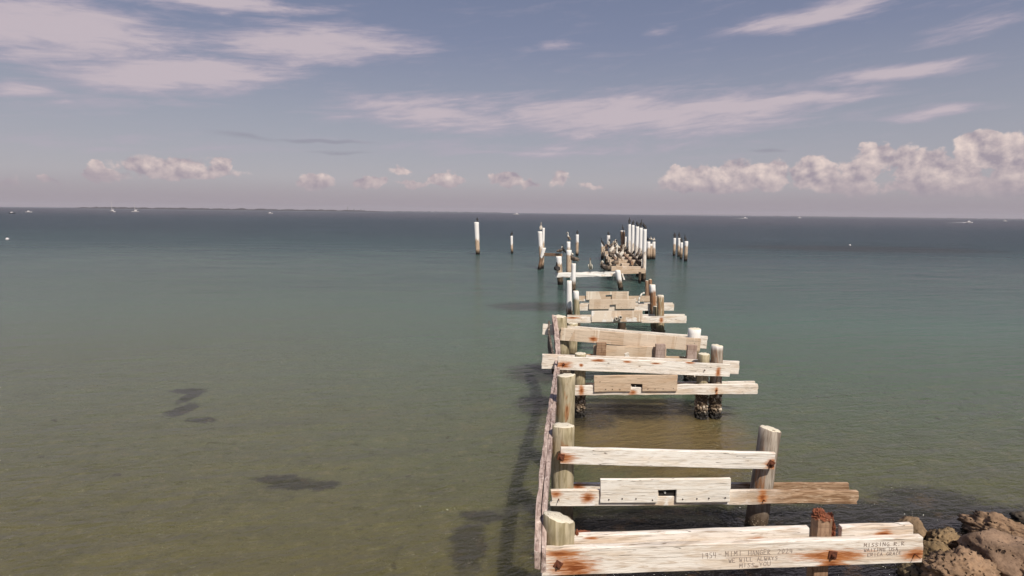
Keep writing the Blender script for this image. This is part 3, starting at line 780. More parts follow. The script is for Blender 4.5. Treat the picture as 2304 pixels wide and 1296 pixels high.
l4 = board(b4, 'beam', (1293, 868), (1705, 864), (1293, 890), (1703, 887), 12.5, 12.5, .055, 'white', stain=.3, notches=[(1421, 1445, 5, 't')], rust=[(1308, 878, 6, 8), (1612, 880, 4, 8), (1423, 884, 8, 6)], jit=.01)
bolt(l4, 1612, 877, 12.5, .05, plate=False)
board(b4, 'beam', (1316, 862), (1699, 858), (1316, 880), (1699, 880), 13.0, 13.0, .05, 'white', stain=.3)
board(l4, 'notched_panel', (1337, 846), (1525, 844), (1337, 882), (1523, 880), 12.42, 12.42, .05, 'tan', stain=.25, notches=[(1420, 1446, 17, 'b')],
      nails=[(1350, 859), (1363, 876), (1378, 876), (1395, 876), (1458, 875), (1474, 875), (1492, 875), (1515, 874)], label='tan panel with a broken notch')

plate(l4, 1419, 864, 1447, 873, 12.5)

# ---- fourth frame
b5 = bent(1400, 15.3, 'fourth pier frame from the camera, sagging tan beam with upright cleats below')
pile(1259, 712, 15.55, 32, b5, tone='green', tidal=.6, foot_x=1270, wane=.1)
pile(1289, 728, 16.1, 22, b5, tone='green', tidal=.6)
pile(1563, 740, 15.55, 27, b5, tone='green', cap=.35, tidal=.72, foot_x=1553, crust=True, taper=1.05)
board(b5, 'beam', (1262, 738), (1578, 762), (1262, 766), (1578, 791), 15.3, 15.3, .06, 'tan', stain=.12, blocks=.55,
           rust=[(1335, 763, 9, 5)], nails=[(1267, 752), (1287, 751), (1563, 772)], label='sagging tan plank beam')
board(b5, 'beam', (1222, 729), (1593, 757), (1222, 753), (1590, 785), 15.95, 15.95, .06, 'pink', stain=.2, limed=.8, mt=board_mat('back_beam_wood', 'white', (), .35, .2, 77))
l5 = board(b5, 'beam', (1300, 797), (1560, 803), (1300, 818), (1560, 824), 15.4, 15.4, .05, 'tan', stain=.3, rust=[(1330, 800, 5, 5)])
pn = board(l5, 'plank_panel', (1336, 777), (1500, 781), (1336, 812), (1500, 818), 15.25, 15.25, .05, 'tan', stain=.25, blocks=.3)
for x, t_, b_ in ((1354, 771, 808), (1487, 775, 814), (1558, 777, 816)):
    board(b5, 'cleat', (x - 11, t_), (x + 11, t_ + .5), (x - 11, b_), (x + 11, b_), 15.08, 15.08, .10, 'brown', stain=.4, vgrain=True, mt=board_mat('cleat_wood', 'pink', (), .4, 0, x, 0, True) if x != 1354 else None)
board(b5, 'wood_scrap', (1405, 796), (1414, 793), (1409, 808), (1418, 806), 15.0, 15.0, .05, 'lime')

# ---- fifth, sixth, seventh frames with panels
b6 = bent(1400, 18.5, 'fifth pier frame from the camera, two pipe ends poking out of its panel')
pile(1400, 712, 19.4, 18, b6, tone='dark', tidal=.7, crust=True)
pile(1486, 665, 18.8, 15, b6, tone='green', tidal=.75, foot_x=1486, split=.7, crust=True, taper=1.25, cap=.02)
pile(1476, 690, 19.3, 13, b6, tone='green', tidal=.75, split=.3, crust=True)
l6 = board(b6, 'beam', (1275, 714), (1545, 711), (1275, 727), (1544, 727), 18.45, 18.45, .055, 'white', stain=.4, rust=[(1288, 714, 10, 5), (1488, 720, 5, 5)])
board(b6, 'beam', (1276, 709), (1541, 707), (1276, 722), (1541, 722), 19.25, 19.25, .05, 'white', stain=.4)
p6 = board(l6, 'notched_panel', (1331, 700), (1446, 699), (1331, 725), (1444, 724), 18.38, 18.38, .05, 'tan', stain=.2, blocks=.9, limed=.3, label='pale panel holding two pipes')
fr = o_fr[p6.name]
for (px, py) in ((1386, 716), (1395, 713)):
    x, z = fr.loc(px, py); bm = bmesh.new()
    prof = [(.055, -.12), (.055, .10), (.038, .10), (.038, -.12)]; seg = 18; rows = []
    for (r_, y_) in prof:
        rows.append([bm.verts.new((x + r_ * math.cos(2 * math.pi * k / seg), y_, z + r_ * math.sin(2 * math.pi * k / seg))) for k in range(seg)])
    for a, c in ((0, 1), (1, 2), (2, 3), (3, 0)):
        for k in range(seg):
            j = (k + 1) % seg; bm.faces.new((rows[a][k], rows[a][j], rows[c][j], rows[c][k]))
    bmesh.ops.recalc_face_normals(bm, faces=bm.faces)
    link('pipe', bm, M_pipe if 'M_pipe' in globals() else globals().setdefault('M_pipe', plain_mat('pale_pipe', (.62, .57, .50), .6)), fr.M, b6, smooth=False)

b7 = bent(1390, 22, 'sixth pier frame from the camera, tan panel above white beam stub at right')
pile(1281, 632, 21.5, 11, b7, tone='brown', cap=1.0, tidal=.7, split=.8, foot_x=1281, taper=1.7, rough=.03, label='ragged broken pile with a white top')
pile(1296, 656, 21.0, 13, b7, tone='green', cap=.28, tidal=.6, foot_x=1300, taper=1.2, dome=.02)
pile(1468, 641, 21.8, 13, b7, tone='brown', cap=.25, tidal=.7, split=.8, foot_x=1473, taper=1.35, rough=.025)
l7 = board(b7, 'beam', (1304, 685), (1517, 684), (1304, 699), (1517, 699), 22.0, 22.0, .055, 'white', stain=.35, rust=[(1468, 694, 4, 6)])
board(b7, 'beam', (1306, 682), (1514, 681), (1306, 694), (1514, 694), 22.5, 22.5, .05, 'white', stain=.3)
board(l7, 'notched_panel', (1326, 673), (1430, 674), (1328, 696), (1429, 695), 21.9, 21.9, .05, 'tan', stain=.2, blocks=.6, notches=[(1372, 1386, 10, 'b')], nails=[(1345, 692), (1360, 692), (1398, 692), (1420, 692)])

b8 = bent(1380, 25, 'seventh pier frame from the camera, tan panel with a small window-like hole')
pile(1463, 630, 25.0, 8, b8, tone='brown', tidal=.7, foot_x=1465, split=.4, dome=.03)
pile(1456, 632, 25.6, 8, b8, tone='brown', tidal=.7, foot_x=1455)
l8 = board(b8, 'beam', (1303, 666), (1493, 666), (1303, 678), (1493, 679), 25.0, 25.0, .055, 'tan', stain=.3, limed=.3)
bm = board(l8, 'plank_panel', (1319, 656), (1415, 656), (1319, 675), (1415, 674), 24.9, 24.9, .05, 'tan', stain=.2, blocks=.8, notches=[(1363, 1377, 11, 'b')])
# bent white strip leaning on the frame
bm = bmesh.new(); pts = [P(1450, 659, 24), P(1444, 661, 24), (P(1439, 669, 24)), P(1437, 677, 24), P(1439, 685, 24)]
for a, c in zip(pts, pts[1:]):
    d = c - a; M = Matrix.Translation((a + c) / 2) @ d.to_track_quat('Z', 'Y').to_matrix().to_4x4()
    bmesh.ops.create_cone(bm, cap_ends=True, segments=8, radius1=.035, radius2=.03, depth=d.length * 1.05, matrix=M)
tag(link('bent_stick', bm, plain_mat('bleached_stick', (.8, .76, .68), .8), None, None, smooth=True), 'curved bleached stick propped at the right of the sixth frame', 'stick')

# ---- side rail along the left piles
rl = empty('side_rail', P(1225, 1100, 6.8) * 1.0, 'long weathered pinkish plank rail along the left side of the near piles', 'rail')
def ribbon(name, pts, width, height, tone, off, seed, label=None):
    """pts: pixel x, y, zc for the top left edge"""
    W = [P(*p) for p in pts]; fine = []
    for a, c in zip(W, W[1:]):
        k = max(2, int((c - a).length / .15))
        fine += [a.lerp(c, i / k) for i in range(k)]
    fine.append(W[-1]); bm = bmesh.new(); prev = None; rr = random.Random(seed)
    for i, p in enumerate(fine):
        t = (fine[min(i + 1, len(fine) - 1)] - fine[max(i - 1, 0)]); t.z = 0; t.normalize(); sidev = Vector((t.y, -t.x, 0))
        j = lambda s=.008: rr.uniform(-s, s)
        a = p + sidev * off
        row = [bm.verts.new(a + Vector((j(), 0, j()))), bm.verts.new(a + sidev * width + Vector((j(), 0, j(.012)))),
               bm.verts.new(a + sidev * width + Vector((j(.004), 0, -height + j(.02)))), bm.verts.new(a + Vector((j(.004), 0, -height + j(.02))))]
        if prev:
            for k in range(4): bm.faces.new((prev[k], prev[(k + 1) % 4], row[(k + 1) % 4], row[k]))
        else: bm.faces.new(row)
        prev = row
    bm.faces.new(prev[::-1]); bmesh.ops.recalc_face_normals(bm, faces=bm.faces)
    mt, n, b = mat(name + '_wood'); A, B = PALETTE[tone]
    pos = n.node('ShaderNodeNewGeometry').outputs['Position']
    g1 = n.noise(n.scale(pos, (22, 2.6, 14)), 1, 6, .65, .6); g2 = n.noise(pos, 16, 4, .65)
    c = n.mix(n.ss(g1, .42, .62), A, B)
    c = n.mix(n.m('MULTIPLY', n.ss(g2, .56, .66), .8), c, (.66, .56, .50))
    c = n.mix(n.m('MULTIPLY', n.ss(g2, .42, .34), .6), c, (.09, .06, .05))
    n.put(b.inputs['Base Color'], c); b.inputs['Roughness'].default_value = .9
    n.put(b.inputs['Normal'], n.bump(n.m('ADD', g1, g2), .8, .012))
    o = link(name, bm, mt, None, rl, bevel=.006)
    if label: o['label'] = label
RP = [(1203, 1241, 5.85), (1206, 1140, 6.35), (1215, 1050, 7.1), (1228, 955, 8.3), (1238, 885, 10.2), (1246, 838, 12.2), (1250, 790, 13.6), (1247, 748, 14.4), (1242, 708, 14.9)]
ribbon('rail_plank', RP, .058, .20, 'pink', 0, 1)
ribbon('rail_plank', [(x, y + 1.5, z) for x, y, z in RP], .055, .22, 'pink', .064, 2)
ribbon('outer_plank', [(1236, 722, 15.0), (1235, 745, 14.6), (1240, 775, 13.9), (1246, 800, 13.0)], .05, .42, 'dark', -.02, 3, 'darker plank bent outward')

# ---- white frame further out
b9 = bent(1320, 34, 'broken whitewashed pier frame further out, beam spanning between leaning white piles')
pile(1257, 577, 36.5, 13, b9, tone='tan', cap=.45, tidal=.5, foot_x=1261, taper=.9)
pile(1291, 593, 33.0, 10, b9, tone='white', cap=1.5, tidal=.5, foot_x=1290, taper=1.0)
pile(1286, 622, 33.8, 6, b9, tone='lime', cap=1.0, tidal=.5)
pile(1390, 609, 34.4, 12, b9, tone='white', cap=1.1, tidal=.45, foot_x=1397, taper=.85, dome=.05)
board(b9, 'beam', (1249, 614), (1394, 611), (1249, 624), (1394, 622), 34.7, 34.7, .09, 'white', stain=.3, limed=.8, jit=.02)
board(b9, 'beam', (1394, 607), (1452, 604), (1394, 617), (1452, 615), 38.6, 38.6, .1, 'tan', stain=.3)
q = board(b9, 'brace', (1399, 616), (1402, 615), (1403, 630), (1406, 630), 34.3, 34.3, .06, 'lime')

# ---- remains of the deck with the row of tall white columns
dk = empty('deck_remnant', (P(1420, 600, 42).x, P(1420, 600, 42).y, 0), 'skeleton of a pier deck crowded with birds, five tall white columns on its right', 'deck')
zs = [38.6, 41.3, 44.4, 47.6, 51.0]
Rz = [P(1450, 607, 38.6)]; xR = Rz[0]
VPX = 1310
def right_px(z): return VPX + (1448 - VPX) * 38.6 / z
def left_px(z): return VPX + (1380 - VPX) * 38.6 / z
def yh(px): return horizon_y(px)
colw = [8.4, 8.2, 8.0, 7.4, 7.2]
coltops = [(1451, 516), (1442, 513), (1434, 510), (1424, 507), (1416, 505)]
for i, (z, (tx, ty)) in enumerate(zip(zs, coltops)):
    pile(tx, ty, z, colw[i], dk, tone='white', cap=1.5, tidal=.6, foot_x=right_px(z) + 1, taper=.95, name='column')
# dark outer post left of the columns
pile(1401, 519, 52, 10, dk, tone='brown', tidal=.6, cap=.1, foot_x=1403, name='post')
pile(1408, 533, 50, 3.5, dk, tone='white', tidal=.6, cap=.6, name='post')
def seg_box(a, c, wd, h, mt, name, parent):
    d = c - a; X = d.normalized(); Z = Vector((0, 0, 1)); Z = (Z - X * Z.dot(X)).normalized(); Y = Z.cross(X)
    M = Matrix((X, Y, Z)).transposed().to_4x4(); M.translation = a
    bm = bmesh.new(); box_bm(bm, (d.length / 2, 0, -h / 2), (d.length, wd, h))
    return link(name, bm, mt, M, parent, bevel=.01)
DZ = 1.0       # deck beam level above water
def deckpt(z, t, dzz=0):
    """point on the crossbeam top at depth z, t 0 (left) .. 1 (right)"""
    px = left_px(z) * (1 - t) + right_px(z) * t
    r = ray(px, horizon_y(px) + 100); 
    a = P(px, 600, z); 
    return Vector((a.x, a.y, DZ + dzz))
zz_ = [39.2, 42, 45, 48, 51.5, 55, 59]
for i, z in enumerate(zz_):
    seg_box(deckpt(z, -.06, .22 if i else 0), deckpt(z, 1.04 if i == 0 else .90, .22 if i else 0), .30, .42 if i else .32, board_mat('deck_beam_wood', 'tan', (), .4, .4, 60 + i, .1), 'crossbeam', dk)
    if i % 2 == 0 or i == 1:
        a = deckpt(z, 0); 
        for t in (0.02, .98) if i else (.98,):
            q = deckpt(z, t); px, py = proj(q)
            pile(px, py + 5, z + .2, 9 * 38.6 / z, dk, tone='brown', tidal=.5, name='stub_pile')
# joists running away from the camera
for t, h, tn in ((.93, .30, 'dark'), (.66, .22, 'brown'), (.16, .2, 'brown')):
    seg_box(deckpt(39.4, t, .30), deckpt(61, t, .30), .16, h, board_mat('joist_wood', tn, (), .3, 0, int(t * 90)), 'joist', dk)
# leftover blocks of decking between joists
for (z, t0, t1) in ((40, .30, .68), (41.5, .10, .30), (43, .40, .62), (46, .35, .60), (49, .3, .6)):
    seg_box(deckpt(z, t0, .12), deckpt(z, t1, .12), .5, .34, board_mat('block_wood', 'tan', (), .3, .5, int(z)), 'plank_block', dk)
# left row of posts that carried the deck
for i, (tx, ty, z, w_, tn, cp, fx, tid) in enumerate([(1369, 530, 56, 7.5, 'brown', .75, 1367, .5), (1355, 546, 58, 6, 'tan', .4, 1355, .5), (1371, 556, 50, 6, 'tan', .4, 1372, .5), (1383, 566, 45, 6, 'tan', .4, 1384, .5), (1386, 550, 54, 4, 'tan', .3, 1386, .5)]):
    pile(tx, ty, z, w_, dk, tone=tn, cap=cp, tidal=tid, foot_x=fx, name='post')
seg_box(P(1352, 568, 57), P(1362, 567, 57), .2, .33, board_mat('block_wood', 'tan', (), .2, .3, 5), 'plank_block', dk)

# ---- free standing piles far out
FP = 'weathered white piles standing in the sea'
pile(1072, 500, 62, 11, tone='tan', cap=1.9, tidal=.35, foot_x=1075, taper=.8, label='tall white pile farthest left, apart from the rest', group=FP)
pile(1151, 531, 64, 5.4, tone='tan', cap=.95, tidal=.35, foot_x=1152, taper=1, label='short thin white pile second from the left, far from the pier', group=FP)
pile(1299, 528, 62, 7, tone='tan', cap=.8, tidal=.3, foot_x=1298, taper=.95, label='single white pile standing behind the broken white frame', group=FP)
pile(1215, 521, 47, 10, tone='tan', cap=1.4, tidal=.3, foot_x=1219, taper=.85, label='thick white pile on the left with a pelican on its top', group=FP)
pile(1223, 513, 47.8, 6, tone='tan', cap=1.2, tidal=.3, foot_x=1221, taper=.9, label='slim pale pile hugging the right of the thick white pile', group=FP)
pile(1224, 558, 46.3, 9, tone='brown', cap=.7, tidal=.25, foot_x=1213, taper=.8, label='short white stump leaning strongly right beside the thick white pile', group=FP)
o = board(None, 'cross_timber', (1224, 569), (1263, 571), (1224, 576), (1263, 577), 46.0, 44.8, .14, 'brown', stain=.3)
tag(o, 'short brown horizontal timber between the leaning stump and the next pile', 'beam')
pile(1279, 544, 41.5, 8.5, tone='white', cap=.4, tidal=.3, foot_x=1279, taper=1.4, label='pale pile carrying a small white cap block, behind the broken white frame', group=FP)
pile(1280, 563, 40.6, 12, tone='tan', cap=.35, tidal=.3, foot_x=1280, taper=1, label='stout pale pile directly in front of the capped pile', group=FP)
for (tx, ty, by, w_, cp, lb) in ((1518, 536, 568, 6.5, .75, 'leftmost of the four piles in the group right of the pier'), (1528, 536, 570, 6, .8, 'second pile from the left in the group right of the pier'),
                         (1533.5, 546, 576, 6.5, .55, 'shortest pile, in front in the group right of the pier'), (1544, 543, 580, 8.5, .45, 'rightmost and thickest pile of the group right of the pier')):
    z = zc_of(PW(tx, by + 8)); pile(tx, ty, z, w_, tone='tan', cap=cp, tidal=.5, foot_x=tx - 1.5, taper=.85, label=lb, group=FP)
for (tx, ty, w_, lb) in ((1459, 544, 8, 'left white pile of the pair just right of the tall columns'), (1471, 544, 7.5, 'right white pile of the pair just right of the tall columns'), (1465, 549, 5, 'brown stump between the pair of white piles right of the columns')):
    z = zc_of(PW(tx, 584)); pile(tx, ty, z, w_, tone='tan', cap=.7 if w_ > 6 else .2, tidal=.35, foot_x=tx, label=lb, group=FP)
pile(1440, 612, 38.0, 6, tone='dark', tidal=.6, label='dark wet stub under the right end of the deck beam', name='timber_pile')

# ------------------------------------------------------------------ birds
def loft(pts, seg=12, closed=True):
    """pts: (x, z, rx(thickness in plane), ry(half width))"""
    bm = bmesh.new(); prev = None
    for i, (x, z, rp, ry) in enumerate(pts):
        a = pts[max(0, i - 1)]; c = pts[min(len(pts) - 1, i + 1)]
        t = Vector((c[0] - a[0], 0, c[1] - a[1])).normalized(); nrm = Vector((-t.z, 0, t.x))
        row = [bm.verts.new(Vector((x, 0, z)) + nrm * (rp * math.cos(2 * math.pi * k / seg)) + Vector((0, 1, 0)) * (ry * math.sin(2 * math.pi * k / seg))) for k in range(seg)]
        if prev:
            for k in range(seg): bm.faces.new((prev[k], prev[(k + 1) % seg], row[(k + 1) % seg], row[k]))
        else: bm.faces.new(row[::-1])
        prev = row
    bm.faces.new(prev); bmesh.ops.recalc_face_normals(bm, faces=bm.faces)
    return bm
def bird_mat(name, body, breast, head, hz0, hz1):
    mt, n, b = mat(name)
    tc = n.node('ShaderNodeTexCoord').outputs['Object']; x, y, z = n.sep(tc)
    f = n.noise(n.scale(tc, (10, 26, 26)), 1, 4, .6)
    c = n.mix(n.ss(f, .4, .65), body, tuple(v * .55 for v in body))
    fr_ = n.ss(n.m('SUBTRACT', x, n.m('MULTIPLY', n.m('SUBTRACT', z, .3), .4)), .02, .10)
    c = n.mix(fr_, c, breast)
    c = n.mix(n.ss(z, hz0, hz1), c, head)
    n.put(b.inputs['Base Color'], c); b.inputs['Roughness'].default_value = .7
    return mt
POSES = {
 'cormorant_up': dict(body=[(-.24, .03, .012, .03), (-.18, .09, .03, .05), (-.08, .19, .07, .08), (.0, .30, .085, .09), (.05, .40, .07, .075), (.07, .48, .04, .042), (.06, .56, .026, .026), (.07, .63, .024, .024), (.10, .685, .030, .028), (.145, .70, .022, .02), (.17, .70, .012, .012)],
       bill=((.16, .70), (.24, .705)), legs=.10, wing=(-.04, .26, .17, .035, .09, 60)),
 'cormorant_low': dict(body=[(-.22, .05, .012, .03), (-.16, .10, .03, .05), (-.06, .17, .07, .085), (.03, .24, .085, .09), (.09, .31, .06, .07), (.11, .37, .035, .035), (.10, .42, .028, .026), (.12, .465, .03, .028), (.16, .47, .02, .018)],
       bill=((.16, .47), (.23, .455)), legs=.08, wing=(-.02, .20, .17, .035, .085, 35)),
 'pelican': dict(body=[(-.34, .22, .02, .05), (-.26, .27, .06, .09), (-.12, .34, .125, .14), (.04, .40, .14, .155), (.15, .47, .10, .11), (.19, .56, .055, .055), (.15, .66, .045, .042), (.13, .76, .042, .038), (.17, .84, .048, .042), (.24, .86, .036, .035)],
       bill=((.24, .85), (.36, .56)), legs=.22, wing=(-.10, .36, .26, .05, .15, 15)),
 'pelican_rest': dict(body=[(-.36, .16, .02, .05), (-.28, .20, .06, .09), (-.14, .27, .13, .15), (.02, .31, .15, .165), (.14, .36, .11, .12), (.17, .45, .06, .06), (.10, .53, .05, .045), (.08, .60, .05, .045), (.13, .65, .045, .042), (.19, .645, .03, .03)],
       bill=((.19, .64), (.27, .36)), legs=.15, wing=(-.10, .28, .27, .05, .16, 10)),
 'pelican_tall': dict(body=[(-.26, .15, .02, .05), (-.20, .22, .07, .09), (-.10, .34, .12, .13), (.0, .46, .12, .13), (.06, .57, .08, .08), (.07, .67, .045, .042), (.05, .78, .038, .036), (.05, .89, .038, .036), (.09, .97, .045, .04), (.16, .985, .03, .03)],
       bill=((.15, .98), (.30, .72)), legs=.17, wing=(-.08, .34, .26, .045, .13, 50)),
}
M_leg = plain_mat('bird_leg', (.06, .05, .045), .6)
M_bill = plain_mat('bird_bill', (.30, .22, .14), .5)
M_billd = plain_mat('bird_bill_dark', (.12, .09, .06), .5)
BM = {
 'black': bird_mat('cormorant_plumage', (.030, .026, .024), (.022, .02, .019), (.016, .015, .015), 1.5, 1.6),
 'dusky': bird_mat('young_cormorant_plumage', (.075, .055, .04), (.22, .16, .11), (.06, .045, .035), .48, .6),
 'brown': bird_mat('pelican_plumage', (.20, .15, .11), (.055, .04, .03), (.80, .74, .62), .52, .62),
 'pale': bird_mat('pale_pelican_plumage', (.27, .21, .16), (.10, .075, .06), (.80, .74, .64), .50, .60),
 'white': bird_mat('white_pelican_plumage', (.60, .53, .44), (.80, .75, .66), (.45, .38, .30), .62, .75),
 'darkhead': bird_mat('dark_headed_plumage', (.50, .45, .36), (.86, .82, .72), (.05, .045, .05), .80, .88),
}
bird_cache = {}
def make_bird(pose, color):
    d = POSES[pose]; mt = BM[color]
    kind = 'cormorant' if pose.startswith('corm') else 'pelican'
    root = bpy.data.objects.new(kind, None); C.objects.link(root); root.empty_display_size = .1
    bm = loft([(a, b_, c * (1.3 if kind == 'cormorant' and i < 6 else 1), e * (1.35 if kind == 'cormorant' and i < 7 else 1.05)) for i, (a, b_, c, e) in enumerate(d['body'])]); o = link('body', bm, mt, None, root, smooth=True)
    ss = o.modifiers.new('sub', 'SUBSURF'); ss.levels = 1; ss.render_levels = 1
    (x0, z0), (x1, z1) = d['bill']; bg_ = kind == 'pelican'
    bm = loft([(x0, z0, .026 if bg_ else .013, .016), ((x0 + x1) / 2, (z0 + z1) / 2 - (.015 if bg_ else 0), .022 if bg_ else .009, .014 if bg_ else .009), (x1, z1, .005, .005)], 8)
    link('bill', bm, M_bill if bg_ else M_billd, None, root, smooth=True)
    wx, wz, wl, wt, wh, wang = d['wing']
    for sgn in (-1, 1):
        bm = bmesh.new(); bmesh.ops.create_icosphere(bm, subdivisions=3, radius=1)
        yy = max(p[3] for p in d['body']) * .86
        for v in bm.verts:
            v.co.x += -.25 * v.co.z * abs(v.co.x)
            taper = 1 - .45 * max(0, -v.co.x)
            v.co = Vector((v.co.x * wl, v.co.y * wt * .7, v.co.z * wh * taper * .8))
        M = Matrix.Translation((wx, sgn * yy, wz)) @ Matrix.Rotation(R(-wang), 4, 'Y') @ Matrix.Rotation(R(sgn * 6), 4, 'Z')
        link('wing', bm, mt, M, root, smooth=True)
        bm = bmesh.new(); lz = d['legs'] + .05
        bmesh.ops.create_cone(bm, cap_ends=True, segments=8, radius1=.010, radius2=.016, depth=lz, matrix=Matrix.Translation((-.01, sgn * .05, lz / 2)))
        for a in (-.5, 0, .5):   # webbed toes
            p = [(-.01, sgn * .05, .012), (.07 * math.cos(a) - .01, sgn * .05 + .07 * math.sin(a), .004)]
            dd = Vector(p[1]) - Vector(p[0])
            bmesh.ops.create_cone(bm, cap_ends=True, segments=6, radius1=.010, radius2=.006, depth=dd.length, matrix=Matrix.Translation((Vector(p[0]) + Vector(p[1])) / 2) @ dd.to_track_quat('Z', 'Y').to_matrix().to_4x4())
        link('leg', bm, M_leg, None, root, smooth=True)
    return root
def bird(pose, color, loc, rz, label, sc_=1.0):
    key = (pose, color)
    if key not in bird_cache:
        r = make_bird(pose, color); bird_cache[key] = r
    else:
        src = bird_cache[key]; r = src.copy(); C.objects.link(r)
        for ch in list(src.children):
            c = ch.copy(); C.objects.link(c); c.parent = r
    r.location = loc; r.rotation_euler = (0, 0, R(rz)); r.scale = (sc_,) * 3
    kind = 'cormorant' if pose.startswith('corm') else 'pelican'
    tag(r, label, 'bird', kind + 's perched on the ruined pier')
    return r
CU, CL, PL, PR, PT = 'cormorant_up', 'cormorant_low', 'pelican', 'pelican_rest', 'pelican_tall'
# on single piles
bird(CL, 'black', P(1074, 498, 62), 100, 'black cormorant on the tall white pile farthest left', .9)
bird(CL, 'black', P(1151, 530.5, 64), 60, 'black cormorant on the short thin pile second from the left')
bird(PT, 'white', P(1217, 520, 47), 80, 'pale pelican with raised bill on the thick white pile at left', .72)
bird(CL, 'black', P(1299, 527.5, 62), 80, 'black cormorant on the single pile behind the broken white frame')
bird(PT, 'pale', P(1279, 543.5, 41.5), 160, 'grey and white pelican facing left on the capped pile', .68)
bird(PR, 'brown', P(1261, 571, 44.9), 0, 'brown pelican on the end of the short horizontal timber', .85)
bird(CU, 'black', P(1268, 570, 44.9), 200, 'black-headed cormorant beside the pelican on the horizontal timber', .95)
bird(PR, 'brown', P(1291, 592, 33), 150, 'brown pelican on the slim white pile of the broken frame', .85)
bird(PR, 'black', P(1253, 614, 34.6), 95, 'dark brown bird seen from behind at the left end of the white beam', .95)
bird(PT, 'darkhead', P(1328, 612, 34.7), 250, 'upright cream-breasted bird with dark head in the middle of the white beam', .86)
bird(PR, 'brown', P(1359, 611.5, 34.7), 200, 'brown and white pelican preening right of the middle of the white beam', 1.0)
bird(PR, 'dusky', P(1368, 611.5, 34.8), 330, 'dusky bird pressed against the preening pelican on the white beam', .7)
# on the five columns
for (px, py, z, nm) in ((1416, 504, 51, 'highest, leftmost'), (1424, 506.5, 47.6, 'second'), (1434, 509.5, 44.4, 'third'), (1442, 512.5, 41.3, 'fourth')):
    bird(CU if nm[0] in 'hf' else CL, 'black', P(px, py, z), rnd.uniform(40, 140), 'black cormorant on the %s of the five tall white columns%s' % (nm, '' if nm[0] == 'h' else ' from the left'), .85)
bird(CL, 'black', P(1450, 515.5, 38.6), 120, 'black cormorant on the nearest, rightmost tall white column', .9)
bird(CU, 'black', P(1401, 518, 52), 110, 'black cormorant on the dark post left of the tall columns', .7)
bird(CL, 'black', P(1369, 529.5, 56), 100, 'black cormorant on the dark-sided white post at the deck left', .8)
bird(CU, 'black', P(1355, 553, 58), 150, 'black cormorant stretching its neck at the far left of the deck', 1.1)
bird(CL, 'black', P(1371, 545, 55.5), 100, 'dark cormorant clinging beside the white post at the deck left', .8)
# right group
bird(CL, 'black', P(1518, 535.5, 50.8), 80, 'black cormorant on the leftmost pile of the right-hand group')
bird(CU, 'black', P(1528, 535.5, 50), 80, 'black cormorant on the second pile of the right-hand group', .75)
bird(CL, 'black', P(1533, 545.5, 47.5), 100, 'black cormorant on the shortest pile of the right-hand group', .85)
bird(CU, 'black', P(1541.5, 543, 46), 100, 'black cormorant leaning off the rightmost pile of the right-hand group', .75)
z_ = zc_of(PW(1460, 584))
bird(PR, 'black', P(1458, 543, z_), 100, 'dark bird on the left pile of the pair beside the columns', .7)
bird(PR, 'white', P(1464, 543, z_ + .2), 260, 'white-breasted bird between the pair of piles beside the columns', .75)
bird(PR, 'white', P(1471, 543, z_), 60, 'small white bird on the right pile of the pair beside the columns', .62)
# on the deck: z depth, t across, extra height
DB = [(PT, 'pale', 39.6, .16, .32, 190, 'tall pale pelican at the front left corner of the deck', 1.0),
      (PT, 'white', 40.2, .32, .32, 350, 'white pelican in the front middle of the deck', 1.1),
      (PR, 'dusky', 39.3, .10, 0, 10, 'brown bird crouching with spread back at the front edge of the deck', .9),
      (PL, 'pale', 43.0, .16, .32, 30, 'pale pelican in the second row of the deck, left side', 1.05),
      (PR, 'brown', 44.0, .05, .1, 100, 'round brown pelican turned away in the second row of the deck', 1.0),
      (PT, 'white', 46.5, .14, .32, 20, 'white pelican with long neck in the third row of the deck', 1.05),
      (PL, 'brown', 47.5, .42, .30, 200, 'brown pelican on the middle joist of the deck', .95),
      (PL, 'brown', 50.0, .16, .32, 170, 'brown pelican at the back left of the deck', 1.0),
      (PT, 'darkhead', 50.5, .46, .30, 180, 'upright dark-headed pelican at the back middle of the deck', 1.0),
      (CU, 'black', 53.0, .46, .30, 20, 'black cormorant at the back middle of the deck', .95),
      (CU, 'dusky', 52.0, .72, .32, 200, 'slim young cormorant beside the dark post at the back of the deck', 1.05),
      (PT, 'pale', 49.5, .74, .32, 30, 'pale long-necked pelican in front of the dark post', .85),
      (CL, 'black', 48.0, .76, .32, 320, 'black cormorant on the dark joist near the leftmost column', 1.1),
      (CU, 'black', 45.6, .97, .32, 330, 'black cormorant between the second and third columns', .8),
      (CU, 'dusky', 43.3, 1.0, .32, 300, 'young cormorant between the third and fourth columns', .85),
      (CU, 'dusky', 41.0, .99, .32, 320, 'young pale-fronted cormorant at the foot of the fourth column', .9),
      (CL, 'black', 39.9, .96, .32, 310, 'black cormorant at the foot of the nearest column', 1.0),
      (CL, 'black', 54.5, .16, .32, 60, 'black cormorant behind the pelicans at the back left of the deck', 1.0),
      (PL, 'brown', 56.0, .45, .30, 0, 'small far brown pelican at the very back of the deck', .9)]
for (pz, cl, z, t, hh, rz, lb, s_) in DB:
    bird(pz, cl, deckpt(z, t, hh), rz, lb, s_)

